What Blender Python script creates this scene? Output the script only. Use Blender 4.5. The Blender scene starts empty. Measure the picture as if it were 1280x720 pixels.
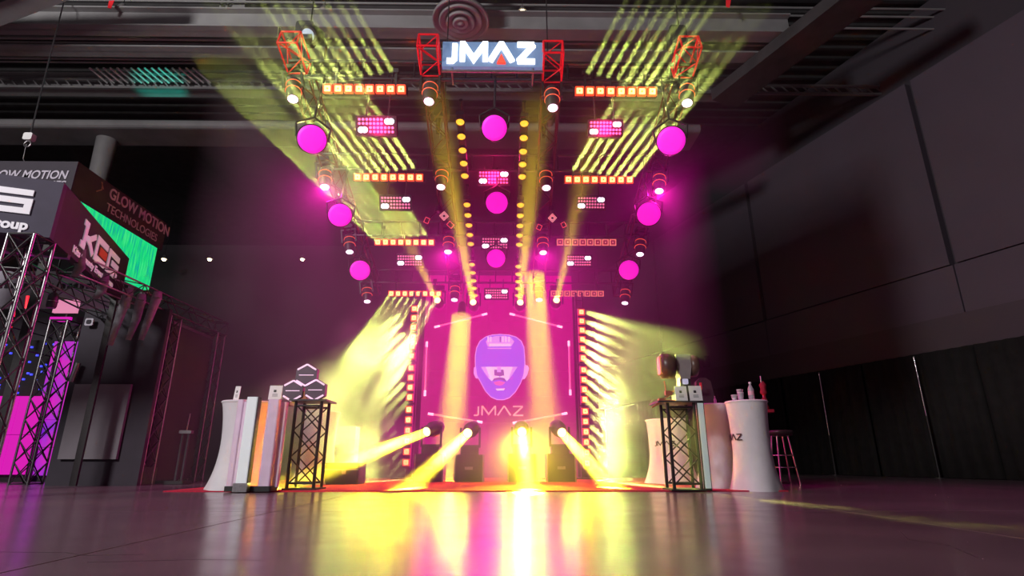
import bpy, bmesh, math, random
from mathutils import Vector, Matrix
random.seed(7)
S = bpy.context.scene
C = S.collection
V = Vector
# ------------------------------------------------------------------ camera
F = 690.0
TILT = math.radians(17.3)
YAW = -0.0138
CAMP = V((0, 0, .376))
RC = Matrix.Rotation(YAW, 3, 'Z') @ Matrix.Rotation(math.pi / 2 + TILT, 3, 'X')
_c = bpy.data.cameras.new('camera')
_c.sensor_width = 36
_c.lens = F / 1280 * 36
cam = bpy.data.objects.new('camera', _c)
C.objects.link(cam)
cam.location = CAMP
cam.rotation_euler = RC.to_euler()
S.camera = cam
# ------------------------------------------------------------------ world, exposure
W = bpy.data.worlds.new('hall_ambient')
S.world = W
W.use_nodes = True
W.node_tree.nodes['Background'].inputs[0].default_value = (.034, .026, .038, 1)
W.node_tree.nodes['Background'].inputs[1].default_value = 1.0
W.cycles.sampling_method = 'NONE'
S.view_settings.view_transform = 'Standard'
S.view_settings.look = 'None'
S.view_settings.gamma = 1
S.view_settings.use_curve_mapping = False
S.view_settings.exposure = 0.0
S.cycles.max_bounces = 4
S.cycles.diffuse_bounces = 2
S.cycles.glossy_bounces = 3
S.cycles.volume_bounces = 0
S.cycles.transparent_max_bounces = 6
S.cycles.sample_clamp_indirect = 0
# light powers, in one place
P_BAR, P_BAR_LOW, P_STRIP_A, P_STRIP_B, P_SCREEN = 165, 150, 135, 200, 180
P_FLOOR, P_REAR, P_SHAFT, P_GLARE = 75, 7, 110, 40
P_HEAD, P_STROBE = 200, 14
HAZE = .048
YEL = (.72, .84, .17)
GOLD = (1, .74, .02)
MAG = (1, .012, .48)
# work lamps of the hall: high-bay lamps assumed above the aisle (their lights)
def hall_lamp_light(loc, power, col=(1, .9, .8)):
    l = bpy.data.lights.new('high_bay_light', 'POINT')
    l.energy = power
    l.color = col
    l.shadow_soft_size = .25
    o = bpy.data.objects.new('high_bay_light', l)
    C.objects.link(o)
    o.location = loc
    return o

def ray(x, y):
    return RC @ V(((x - 640) / F, (360 - y) / F, -1))
def at(x, y, Y):
    d = ray(x, y)
    return CAMP + d * (Y / d.y)
def atz(x, y, Z):
    d = ray(x, y)
    return CAMP + d * ((Z - CAMP.z) / d.z)
def atx(x, y, X):
    d = ray(x, y)
    return CAMP + d * (X / d.x)

# ------------------------------------------------------------------ materials
MATS = {}
def mat(name, col, rough=.5, metal=0, emit=None, es=1, noise=0, nscale=8, spec=.5, sample=False, alpha=1, trans=0, bump=0):
    if name in MATS:
        return MATS[name]
    m = bpy.data.materials.new(name)
    m.use_nodes = True
    nt = m.node_tree
    b = nt.nodes['Principled BSDF']
    b.inputs['Base Color'].default_value = (*col, 1)
    b.inputs['Roughness'].default_value = rough
    b.inputs['Metallic'].default_value = metal
    b.inputs['Specular IOR Level'].default_value = spec
    b.inputs['Transmission Weight'].default_value = trans
    if emit:
        b.inputs['Emission Color'].default_value = (*emit, 1)
        b.inputs['Emission Strength'].default_value = es
        if not sample:
            m.cycles.emission_sampling = 'NONE'
    if noise or bump:
        tc = nt.nodes.new('ShaderNodeTexCoord')
        n = nt.nodes.new('ShaderNodeTexNoise')
        n.inputs['Scale'].default_value = nscale
        n.inputs['Detail'].default_value = 6
        nt.links.new(tc.outputs['Object'], n.inputs['Vector'])
        if noise:
            r = nt.nodes.new('ShaderNodeMapRange')
            r.inputs[1].default_value = .3
            r.inputs[2].default_value = .7
            r.inputs[3].default_value = 1 - noise
            r.inputs[4].default_value = 1 + noise
            nt.links.new(n.outputs['Fac'], r.inputs[0])
            h = nt.nodes.new('ShaderNodeVectorMath')
            h.operation = 'SCALE'
            h.inputs[0].default_value = col
            nt.links.new(r.outputs[0], h.inputs['Scale'])
            nt.links.new(h.outputs[0], b.inputs['Base Color'])
        if bump:
            bp = nt.nodes.new('ShaderNodeBump')
            bp.inputs['Strength'].default_value = bump
            bp.inputs['Distance'].default_value = .01
            nt.links.new(n.outputs['Fac'], bp.inputs['Height'])
            nt.links.new(bp.outputs[0], b.inputs['Normal'])
    MATS[name] = m
    return m

M_BLACK = mat('black_powder_coat', (.018, .016, .018), .45, noise=.2, nscale=30)
M_DGREY = mat('dark_grey_plastic', (.05, .045, .05), .4, noise=.15, nscale=20)
M_CHROME = mat('chrome', (.75, .72, .74), .15, 1)
M_STEEL = mat('brushed_steel', (.42, .4, .42), .35, 1, noise=.15, nscale=40)
M_TRUSSB = mat('black_truss_tube', (.03, .028, .03), .28, .4, noise=.15, nscale=20)
M_TRUSSR = mat('glowing_red_truss_tube', (.75, .012, .02), .4, .1, emit=(1, .01, .03), es=.16)  # red light on the front ends, put in as a faint glow
M_TRUSSD = mat('dimmed_red_truss_tube', (.09, .004, .010), .4, .2)  # same trusses further back, their dimness put into a darker red
M_DPIPE = mat('dark_pipe', (.10, .09, .10), .35, .7)
M_GSTEEL = mat('grey_painted_steel', (.30, .295, .30), .6, noise=.12, nscale=2)
M_GSTEEL2 = mat('dark_grey_painted_steel', (.16, .155, .16), .65, noise=.15, nscale=2)
M_DECK = mat('dark_roof_deck', (.055, .052, .055), .8, noise=.2, nscale=3)
M_WHITE = mat('white_paint', (.8, .8, .8), .5, noise=.05, nscale=10)
M_PAPER = mat('white_card', (.85, .85, .85), .6, noise=.03, nscale=10)
M_INK = mat('black_print', (.02, .02, .02), .6, noise=.1)
M_CLOTH = mat('white_stretch_cloth', (.78, .76, .8), .75, noise=.05, nscale=6, bump=.15)
M_CARPET = mat('red_carpet', (.55, .012, .05), .95, noise=.25, nscale=60)
M_DRAPE = mat('black_drape', (.012, .011, .011), .9, noise=.3, nscale=5)
M_GDRAPE = mat('grey_fabric', (.22, .21, .23), .85, noise=.2, nscale=12)

# ------------------------------------------------------------------ mesh builder
class MB:
    def __init__(s):
        s.v = []; s.f = []; s.m = []; s.k = 0; s.sm = []
    def mat(s, k):
        s.k = k
        return s
    def add(s, vs, fs, smooth=False):
        o = len(s.v)
        s.v += [tuple(p) for p in vs]
        for f in fs:
            s.f.append([i + o for i in f]); s.m.append(s.k); s.sm.append(smooth)
        return s
    def box(s, c, d, R=None):
        c = V(c); hx, hy, hz = d[0] / 2, d[1] / 2, d[2] / 2
        P = [V((x, y, z)) for x in (-hx, hx) for y in (-hy, hy) for z in (-hz, hz)]
        if R is not None: P = [R @ p for p in P]
        return s.add([c + p for p in P], [(0, 1, 3, 2), (4, 6, 7, 5), (0, 4, 5, 1), (2, 3, 7, 6), (0, 2, 6, 4), (1, 5, 7, 3)])
    def rbox(s, c, d, r=.01, axis=1):
        # box with its four edges along `axis` rounded
        a, b = [i for i in range(3) if i != axis]
        ha, hb, hc = d[a] / 2, d[b] / 2, d[axis] / 2
        pts = []
        for sa, sb, t0 in ((1, 1, 0), (-1, 1, 90), (-1, -1, 180), (1, -1, 270)):
            for k in range(4):
                t = math.radians(t0 + 30 * k)
                pts.append((sa * (ha - r) + r * math.cos(t), sb * (hb - r) + r * math.sin(t)))
        n = len(pts); vs = []
        for e in (-hc, hc):
            for p in pts:
                q = [0, 0, 0]; q[a] = c[a] + p[0]; q[b] = c[b] + p[1]; q[axis] = c[axis] + e
                vs.append(q)
        fs = [tuple(range(n - 1, -1, -1)), tuple(range(n, 2 * n))] + [(i, (i + 1) % n, n + (i + 1) % n, n + i) for i in range(n)]
        return s.add(vs, fs)
    def cyl(s, p0, p1, r0, r1=None, n=12, caps=True):
        p0, p1 = V(p0), V(p1); r1 = r0 if r1 is None else r1
        z = (p1 - p0).normalized()
        x = z.orthogonal().normalized(); y = z.cross(x)
        vs = []
        for p, r in ((p0, r0), (p1, r1)):
            for i in range(n):
                t = 2 * math.pi * i / n
                vs.append(p + (x * math.cos(t) + y * math.sin(t)) * r)
        s.add(vs, [(i, (i + 1) % n, n + (i + 1) % n, n + i) for i in range(n)], True)
        if caps: s.add(vs, [tuple(range(n - 1, -1, -1)), tuple(range(n, 2 * n))])
        return s
    def path(s, pts, r, n=6):
        for a, b in zip(pts, pts[1:]): s.cyl(a, b, r, n=n)
        return s
    def lathe(s, prof, n=24, M=None, caps=True):
        vs = []
        for r, z in prof:
            for i in range(n):
                t = 2 * math.pi * i / n
                p = V((r * math.cos(t), r * math.sin(t), z))
                vs.append(M @ p if M is not None else p)
        k = len(prof)
        s.add(vs, [(j * n + i, j * n + (i + 1) % n, (j + 1) * n + (i + 1) % n, (j + 1) * n + i) for j in range(k - 1) for i in range(n)], True)
        if caps: s.add(vs, [tuple(range(n - 1, -1, -1)), tuple(range((k - 1) * n, k * n))])
        return s
    def torus(s, R, r, z=0, n=24, m=6, M=None):
        vs = []
        for i in range(n):
            t = 2 * math.pi * i / n
            for j in range(m):
                u = 2 * math.pi * j / m
                p = V(((R + r * math.cos(u)) * math.cos(t), (R + r * math.cos(u)) * math.sin(t), z + r * math.sin(u)))
                vs.append(M @ p if M is not None else p)
        return s.add(vs, [(i * m + j, ((i + 1) % n) * m + j, ((i + 1) % n) * m + (j + 1) % m, i * m + (j + 1) % m) for i in range(n) for j in range(m)], True)
    def prism(s, pts, y0, y1, M=None):
        # polygon in local XZ extruded along Y
        n = len(pts)
        vs = [V((p[0], y, p[1])) for y in (y0, y1) for p in pts]
        if M is not None: vs = [M @ v for v in vs]
        return s.add(vs, [tuple(range(n)), tuple(range(2 * n - 1, n - 1, -1))] + [(i, n + i, n + (i + 1) % n, (i + 1) % n) for i in range(n)])
    def stroke(s, pts, w, y0, y1, M=None):
        # thick mitred polyline in XZ extruded along Y
        P = [V((p[0], p[1])) for p in pts]
        L = []; Rr = []
        for i, p in enumerate(P):
            a = (P[i] - P[i - 1]).normalized() if i else (P[1] - P[0]).normalized()
            b = (P[i + 1] - P[i]).normalized() if i < len(P) - 1 else a
            na, nb = V((-a.y, a.x)), V((-b.y, b.x))
            m = (na + nb)
            m = m / max(.35, m.length_squared / 2) if m.length > .01 else na
            L.append(p + m * w / 2); Rr.append(p - m * w / 2)
        for i in range(len(P) - 1):
            s.prism([L[i], Rr[i], Rr[i + 1], L[i + 1]], y0, y1, M)
        return s
    def mesh(s, name, mats):
        me = bpy.data.meshes.new(name)
        me.from_pydata(s.v, [], s.f)
        for m in (mats if isinstance(mats, (list, tuple)) else [mats]): me.materials.append(m)
        me.polygons.foreach_set('material_index', s.m)
        me.polygons.foreach_set('use_smooth', s.sm)
        bm = bmesh.new(); bm.from_mesh(me)
        bmesh.ops.recalc_face_normals(bm, faces=bm.faces)
        bm.to_mesh(me); bm.free()
        me.update()
        return me
    def build(s, name, mats, parent=None):
        return put(name, s.mesh(name, mats), parent)

def put(name, me, parent=None, M=None):
    o = bpy.data.objects.new(name, me)
    C.objects.link(o)
    o.parent = parent
    if M is not None: o.matrix_local = M
    return o
def tag(o, label, cat, group=None, kind=None):
    o['label'] = label
    if cat: o['category'] = cat
    if group: o['group'] = group
    if kind: o['kind'] = kind
    return o
def struct(o, label=None):
    o['kind'] = 'structure'
    if label: o['label'] = label
    return o
def thing(name, label, cat, loc=(0, 0, 0), R=None, group=None):
    o = bpy.data.objects.new(name, None)
    o.empty_display_size = .1
    C.objects.link(o)
    M = (R.to_4x4() if R is not None else Matrix.Identity(4))
    M.translation = V(loc)
    o.matrix_world = M
    return tag(o, label, cat, group)
def copy_tree(o, parent=None):
    c = o.copy(); C.objects.link(c)
    if parent is not None:
        c.parent = parent
    for ch in list(o.children):
        copy_tree(ch, c)
    return c
def place(o, loc, R=None):
    M = R.to_4x4() if R is not None else Matrix.Identity(4)
    M.translation = V(loc)
    o.matrix_world = M
    return o
def rot(d, up=(0, 0, 1)):
    """Rotation that turns local -Y (a fixture's face) towards d."""
    y = -V(d).normalized()
    x = y.cross(V(up)).normalized()
    return Matrix((x, y, x.cross(y))).transposed()
def aim_z(d):
    return V(d).to_track_quat('-Z', 'Y').to_matrix()
def area(parent, M, sx, sy, col, power, spread, cells=None, name='beam'):
    """The lamp's own light; `cells` stripes the strip so that each cell throws its own beam."""
    l = bpy.data.lights.new(name, 'AREA')
    l.shape = 'RECTANGLE' if cells else 'ELLIPSE'
    l.size, l.size_y = sx, sy
    l.energy, l.color, l.spread = power, col, math.radians(spread)
    o = bpy.data.objects.new(name, l); C.objects.link(o)
    o.parent = parent
    o.matrix_local = M
    if cells:
        l.use_nodes = True
        nt = l.node_tree; n = nt.nodes; k = nt.links
        em = n['Emission']
        g = n.new('ShaderNodeNewGeometry'); sp = n.new('ShaderNodeSeparateXYZ')
        k.new(g.outputs['Parametric'], sp.inputs[0])
        m = n.new('ShaderNodeMath'); m.operation = 'MULTIPLY'; m.inputs[1].default_value = cells[0]
        k.new(sp.outputs[cells[1]], m.inputs[0])
        f = n.new('ShaderNodeMath'); f.operation = 'PINGPONG'; f.inputs[1].default_value = .5
        k.new(m.outputs[0], f.inputs[0])
        t = n.new('ShaderNodeMath'); t.operation = 'GREATER_THAN'; t.inputs[1].default_value = .29
        k.new(f.outputs[0], t.inputs[0]); k.new(t.outputs[0], em.inputs['Strength'])
    return o
def point(parent, loc, col, power, size=.05, name='lamp_light'):
    l = bpy.data.lights.new(name, 'POINT')
    l.energy, l.color, l.shadow_soft_size = power, col, size
    o = bpy.data.objects.new(name, l); C.objects.link(o)
    o.parent = parent; o.location = loc
    return o
def spot(parent, loc, d, ang, col, power, size=.05, blend=.5, name='lamp_light'):
    l = bpy.data.lights.new(name, 'SPOT')
    l.energy, l.color, l.shadow_soft_size = power, col, size
    l.spot_size, l.spot_blend = math.radians(ang), blend
    o = bpy.data.objects.new(name, l); C.objects.link(o)
    o.parent = parent
    M = aim_z(d).to_4x4(); M.translation = V(loc); o.matrix_local = M
    return o
def text(name, s, size, m, parent, M, bold=0, extrude=.004, shear=0, space=1, align='LEFT'):
    c = bpy.data.curves.new(name, 'FONT')
    c.body = s; c.size = size; c.offset = bold; c.extrude = extrude; c.shear = shear; c.space_character = space
    c.align_x = align
    t = bpy.data.objects.new(name, c); C.objects.link(t)
    dg = bpy.context.evaluated_depsgraph_get()
    me = bpy.data.meshes.new_from_object(t.evaluated_get(dg))
    bpy.data.objects.remove(t); bpy.data.curves.remove(c)
    me.materials.clear(); me.materials.append(m)
    # text lies in XY: stand it up so that it reads along +X, up +Z, faces -Y
    me.transform(Matrix.Rotation(math.pi / 2, 4, 'X'))
    return put(name, me, parent, M)
T = Matrix.Translation

# ------------------------------------------------------------------ floor
def concrete():
    m = bpy.data.materials.new('polished_concrete'); m.use_nodes = True
    nt = m.node_tree; b = nt.nodes['Principled BSDF']
    tc = nt.nodes.new('ShaderNodeTexCoord')
    n = nt.nodes.new('ShaderNodeTexNoise'); n.inputs['Scale'].default_value = .9; n.inputs['Detail'].default_value = 8
    geo = nt.nodes.new('ShaderNodeNewGeometry')
    nt.links.new(geo.outputs['Position'], n.inputs['Vector'])
    cr = nt.nodes.new('ShaderNodeValToRGB')
    cr.color_ramp.elements[0].position = .3; cr.color_ramp.elements[0].color = (.11, .076, .094, 1)
    cr.color_ramp.elements[1].position = .75; cr.color_ramp.elements[1].color = (.175, .125, .145, 1)
    nt.links.new(n.outputs['Fac'], cr.inputs[0]); nt.links.new(cr.outputs[0], b.inputs['Base Color'])
    n2 = nt.nodes.new('ShaderNodeTexNoise'); n2.inputs['Scale'].default_value = 3; n2.inputs['Detail'].default_value = 4
    nt.links.new(geo.outputs['Position'], n2.inputs['Vector'])
    r = nt.nodes.new('ShaderNodeMapRange'); r.inputs[3].default_value = .16; r.inputs[4].default_value = .27
    nt.links.new(n2.outputs['Fac'], r.inputs[0]); nt.links.new(r.outputs[0], b.inputs['Roughness'])
    b.inputs['Specular IOR Level'].default_value = .65
    return m
M_CONC = concrete()
M_JOINT = mat('joint_filler', (.16, .13, .15), .5, noise=.2)
fl = MB().box((0, 12, -.12), (60, 50, .2)).build('floor', M_JOINT)
struct(fl, 'polished concrete hall floor cut into wide slabs by thin joints')
xs = [-22, -16, -11.2, -6.4, -1.75, 2.6, 7.2, 12, 17, 22]
ys = [-6, -1, 1.55, 4.55, 8.2, 12.5, 18, 24, 32]
for j in range(len(ys) - 1):
    for i in range(len(xs) - 1):
        MB().box(((xs[i] + xs[i + 1]) / 2, (ys[j] + ys[j + 1]) / 2, -.01), (xs[i + 1] - xs[i] - .012, ys[j + 1] - ys[j] - .012, .02)).build('slab', M_CONC, fl)
# hairline cracks in the near slab
for pts in (((-2.2, 2.62), (-1.86, 2.6), (-1.72, 2.52), (-1.5, 2.55)), ((1.9, 2.4), (2.05, 2.75), (2.0, 2.95), (2.2, 3.3)), ((-1.6, 2.36), (-1.2, 2.42), (-.95, 2.4))):
    b = MB()
    for a, c in zip(pts, pts[1:]):
        d = V((c[0] - a[0], c[1] - a[1])).normalized() * .0022
        b.add([(a[0] - d.y, a[1] + d.x, .0006), (a[0] + d.y, a[1] - d.x, .0006), (c[0] + d.y, c[1] - d.x, .0006), (c[0] - d.y, c[1] + d.x, .0006)], [(0, 1, 2, 3)])
    b.build('crack', M_INK, fl)
# carpet of the booth
cp = MB().box((-.32, 9.86, .006), (7.75, 5.14, .012)).build('carpet', M_CARPET)
tag(cp, 'thin red booth carpet under the whole lighting stage', 'carpet')

# ------------------------------------------------------------------ hall shell
M_WALLG = mat('grey_wall_panel', (.105, .08, .11), .75, noise=.06, nscale=.6)
M_FASCIA = mat('shaded_grey_fascia', (.08, .06, .078), .75, noise=.06, nscale=.6)  # soft shading of the lower wall, put in as a darker grey
M_SEAM = mat('wall_seam', (.06, .05, .065), .8)
M_BACKW = mat('dark_hall_wall', (.05, .045, .052), .85, noise=.2, nscale=.5)
wb = MB().box((-4, 27, 5.5), (44, .3, 11)).build('wall_back', M_BACKW)
struct(wb, 'dark far wall of the exhibition hall')
wl = MB().box((-24, 12, 5.5), (.3, 30, 11)).build('wall_left', M_BACKW)
struct(wl, 'dark side wall behind the rival booth')
# right wall runs at an angle behind the booth
WD = V((-.33, .944, 0)).normalized(); WN = V((-WD.y, WD.x, 0))
W0 = V((10, 11.4, 0))
RW = Matrix((WD, -WN, V((0, 0, 1)))).transposed()       # local x along the wall, local -y is into the hall ... y outward
MW = RW.to_4x4(); MW.translation = W0
wr = bpy.data.objects.new('wall_right', MB().box((7, .35, 5.6), (34, .3, 11.2)).mesh('wall_right', M_SEAM))
C.objects.link(wr); wr.matrix_world = MW
struct(wr, 'tall grey panelled wall over a black recess')
H0, H1, H2, H3 = 2.7, 3.42, 4.54, 9.36
tseam = [-11, -5.5, .05, 5.6, 11.1, 16.6]
for i in range(len(tseam) - 1):
    a, b_ = tseam[i], tseam[i + 1]
    for z0, z1, m_ in ((H2, H3, M_WALLG), (H1, H2, M_WALLG)):
        g = .14 if z0 == H2 else .03
        MB().box(((a + b_) / 2, .1, (z0 + z1) / 2), (b_ - a - g, .2, z1 - z0 - .03)).build('wall_panel', m_, wr)
MB().box((2, .06, (H0 + H1) / 2), (30, .28, H1 - H0)).build('fascia', M_FASCIA, wr)
# black drapes below the panelled wall
for i in range(7):
    a = -5.2 + i * 2.6
    n = 26; vs = []
    for k in range(n + 1):
        x = a + 2.56 * k / n
        y = -.02 + .035 * math.sin(k * 2.1 + i)
        vs += [(x, y, .01), (x, y, H0)]
    b = MB().add(vs, [(2 * k, 2 * k + 2, 2 * k + 3, 2 * k + 1) for k in range(n)], True)
    o = b.build('drape', M_DRAPE); o.matrix_world = MW @ T((0, -.12, 0))
    so = o.modifiers.new('thick', 'SOLIDIFY'); so.thickness = .01
    tag(o, 'black pleated drape below the grey wall, %s counted from the open end of the wall' % ('first', 'second', 'third', 'fourth', 'fifth', 'sixth', 'seventh')[i], 'drape', 'black drapes along the panelled wall')
def wpt(t, z, off=.0): return W0 + WD * t + WN * off + V((0, 0, z))
for (x0, y0, x1, y1, lab) in ((1024, 468, 1036, 544, 'thin chrome pole on the black drape beyond the bar stools'), (1142, 446, 1154, 520, 'thin chrome pole on the black drape below the wall seam')):
    # find t on the drape plane
    d = ray(x0, y0); q = W0 + WN * .3
    k = (q - CAMP).dot(WN) / d.dot(WN); p = CAMP + d * k
    d2 = ray(x1, y1); k2 = (q - CAMP).dot(WN) / d2.dot(WN); p2 = CAMP + d2 * k2
    o = thing('drape_pole', lab, 'pole', (p.x, p.y, 0))
    MB().cyl((0, 0, p2.z), (0, 0, 2.62), .018, n=8).build('upper_tube', M_CHROME, o)
    MB().cyl((0, 0, .0), (0, 0, p2.z), .022, n=8).build('lower_tube', M_BLACK, o)
    MB().cyl((0, 0, 0), (0, 0, .012), .16, n=20).build('base_plate', M_BLACK, o)
# small box speaker on the panelled wall
d = ray(886, 452); k = (W0 - CAMP).dot(WN) / d.dot(WN); p = CAMP + d * k
o = thing('wall_speaker', 'small black box speaker fixed on the panelled wall', 'speaker', p + WN * .12, RW)
MB().rbox((0, 0, 0), (.2, .2, .36), .03, 2).build('cabinet', M_BLACK, o)
MB().box((0, -.115, 0), (.16, .03, .31)).build('grille', M_DGREY, o)

# ceiling: deck, ribs, girders, joist, duct
ce = MB().box((0, 13, 11.6), (60, 46, .2)).build('ceiling', M_DECK)
struct(ce, 'dark corrugated roof deck high above the hall')
for i in range(26):
    MB().box((0, 6 + i * .42, 11.46), (56, .10, .08)).build('deck_rib', M_DECK, ce)
ZB = 9.6
def girder(name, y0, y1, Z, h, m, label, x0=-23, x1=6.5):
    a, b_ = atz(640, y0, Z).y, atz(640, y1, Z).y
    t = MB()
    t.box(((x0 + x1) / 2, (a + b_) / 2, Z + .02), (x1 - x0, b_ - a, .04))
    t.box(((x0 + x1) / 2, (a + b_) / 2, Z + h / 2), (x1 - x0, .05, h))
    t.box(((x0 + x1) / 2, (a + b_) / 2, Z + h), (x1 - x0, (b_ - a), .04))
    o = t.build(name, m)
    struct(o, label)
    return o
girder('ceiling_beam', 36, 50, ZB, .5, M_GSTEEL, 'wide grey roof girder, the nearest to the sign')
girder('ceiling_beam', 53, 60, ZB + .1, .4, M_GSTEEL, 'narrow grey roof beam behind the widest girder')
girder('ceiling_beam', 62.5, 76, ZB, .5, M_GSTEEL, 'second wide grey roof girder')
girder('ceiling_beam', 78, 84, ZB + .1, .4, M_GSTEEL, 'narrow grey roof beam in front of the ribbed bay')
girder('ceiling_beam', 116, 125, ZB, .5, M_GSTEEL, 'grey roof beam under the lattice joist')
jt = thing('roof_joist', 'open lattice roof joist above the dark bay', 'joist', (0, atz(640, 114, ZB).y, ZB))
jt['kind'] = 'structure'; del jt['category']
MB().box((-1, 0, .24), (46, .07, .06)).build('top_chord', M_GSTEEL2, jt)
MB().box((-1, 0, 0), (46, .07, .06)).build('bottom_chord', M_GSTEEL2, jt)
wb_ = MB()
for i in range(150):
    x = -22 + i * .28
    wb_.box((x, 0, .12), (.03, .03, .3), Matrix.Rotation(math.radians(-42), 3, 'Y'))
wb_.build('web_bars', M_GSTEEL2, jt)['kind'] = 'stuff'
# slanted ribs of the bay lit teal
for i in range(16):
    p = atz(112 + i * 8.6, 85, 9.8); q = atz(134 + i * 8.6, 103.5, 9.8)
    MB().cyl(p, q, .028, n=5).build('slanted_rib', M_WHITE, ce)
# hung duct band behind
a, b_ = atz(640, 162, 8.4).y, atz(640, 188, 8.4).y
o = MB().rbox((-8, (a + b_) / 2, 8.52), (26, b_ - a, .24), .1, 0).build('air_duct', M_GSTEEL2)
struct(o, 'long dark grey air duct crossing the hall behind the booths')
p = atz(115, 170, 8.2)
o = MB().cyl((p.x, p.y + .5, 6.9), (p.x, p.y + .5, 8.42), .2, .24, n=20).build('duct_drop', M_GSTEEL2, o)
# big diagonal braces
def brace(x0, y0, x1, y1, Z, w, m, label):
    p, q = atz(x0, y0, Z), atz(x1, y1, Z)
    t = MB(); d = (q - p).normalized(); n = V((-d.y, d.x, 0)) * w / 2
    vs = [p - n, p + n, q + n, q - n]
    t.add(vs + [v + V((0, 0, .3)) for v in vs], [(0, 1, 2, 3), (4, 7, 6, 5), (0, 4, 5, 1), (1, 5, 6, 2), (2, 6, 7, 3), (3, 7, 4, 0)])
    struct(t.build('ceiling_beam', m), label)
brace(-70, 46, 150, -40, ZB - .25, .42, M_GSTEEL, 'grey diagonal roof brace cutting the upper corner')
brace(-70, 16, 60, -36, ZB - .3, .3, M_GSTEEL, 'outer grey diagonal roof brace')
brace(905, 130, 1130, -40, ZB - .4, .8, M_DECK, 'broad dark roof beam running towards the panelled wall')
# vertical pipes and post between girder and deck
for x in (268, 276, 284):
    p = atz(x, 34, ZB + .4)
    o = MB().cyl(p, p + V((0, .2, 1.6)), .03, n=6).build('ceiling_pipe', M_GSTEEL)
    struct(o, 'thin vertical pipe rising to the deck beside the post')
p = atz(290, 36, ZB + .3)
struct(MB().box(p + V((0, .2, .9)), (.28, .2, 1.7)).build('ceiling_post', M_GSTEEL), 'grey steel post between girder and roof deck')
for i, (y, z) in enumerate(((6, 10.7), (16, 10.7), (31, 10.4))):
    Y = atz(640, y, z).y
    struct(MB().cyl((-22, Y, z), (20, Y, z), .03, n=6).build('ceiling_pipe', M_GSTEEL), ('upper', 'middle', 'lower')[i] + ' long thin conduit under the roof deck')

# round air diffuser over the sign
p = atz(576, 27, 9.0)
o = thing('ceiling_diffuser', 'large round grey air diffuser with concentric rings above the sign', 'air diffuser', p)
MB().lathe([(.24, .9), (.24, .16), (.56, .10), (.585, .04), (.585, 0), (.54, 0), (.53, .05), (.22, .12)], 40).build('outer_cone', M_GSTEEL, o)
MB().lathe([(.44, .06), (.45, -.02), (.42, -.03), (.3, .05)], 36, caps=False).build('ring', M_GSTEEL, o)
MB().lathe([(.29, .03), (.3, -.05), (.27, -.06), (.16, .02)], 32, caps=False).build('ring', M_GSTEEL, o)
MB().lathe([(.16, .0), (.165, -.07), (.13, -.085), (.05, -.04)], 28, caps=False).build('ring', M_GSTEEL, o)
MB().lathe([(.09, .02), (.085, -.07), (.0, -.09)], 20).build('centre_plug', M_GSTEEL, o)
MB().cyl((0, 0, .85), (0, 0, 2.5), .22, n=20).build('neck_duct', M_GSTEEL, o)

# high-bay lamps seen as small warm points, and an unseen one added behind the viewer as fill
M_BULB = mat('warm_bulb', (1, .9, .7), .5, emit=(1, .8, .45), es=14)
def high_bay(p, label, r=.06, power=0, dropto=11.5):
    o = thing('high_bay_lamp', label, 'lamp', p, group='warm high-bay lamps of the hall')
    MB().lathe([(.0, -r), (r * .7, -r * .7), (r, 0), (r * .7, r * .6)], 14).build('bulb', M_BULB, o)
    MB().lathe([(r * 1.5, r * .1), (r * 1.1, r * 1.1), (r * .5, r * 2.2)], 16).build('shade', M_GSTEEL2, o)
    MB().cyl((0, 0, r * 2), (0, 0, dropto - p[2]), .008, n=5).build('cord', M_BLACK, o)
    if power: point(o, (0, 0, -r - .05), (1, .96, .95), power, 1.0)
high_bay(atz(152, 14, 10.2), 'warm bulb shining between the roof braces', .09)
high_bay(atz(405, 15, 10.2), 'warm bulb under the deck above the hoist', .08)
high_bay(atz(653, 15, 10.2), 'warm bulb shining just above the glowing sign', .07)
for x, l in ((205, 'first small far lamp beside the green screen'), (262, 'second of the three small far lamps'), (378, 'third small far lamp, in the pink haze')):
    high_bay(at(x, 324, 24), l, .09)
for x, y, pw in ((-9, -3, 4600),):
    high_bay(V((x, y, 7.2)), 'unseen high-bay lamp added behind the viewer, hung low to light the roof beams', .09, pw)

M_TRUSSK = mat('dark_truss_tube', (.03, .027, .03), .35, 0)
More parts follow.
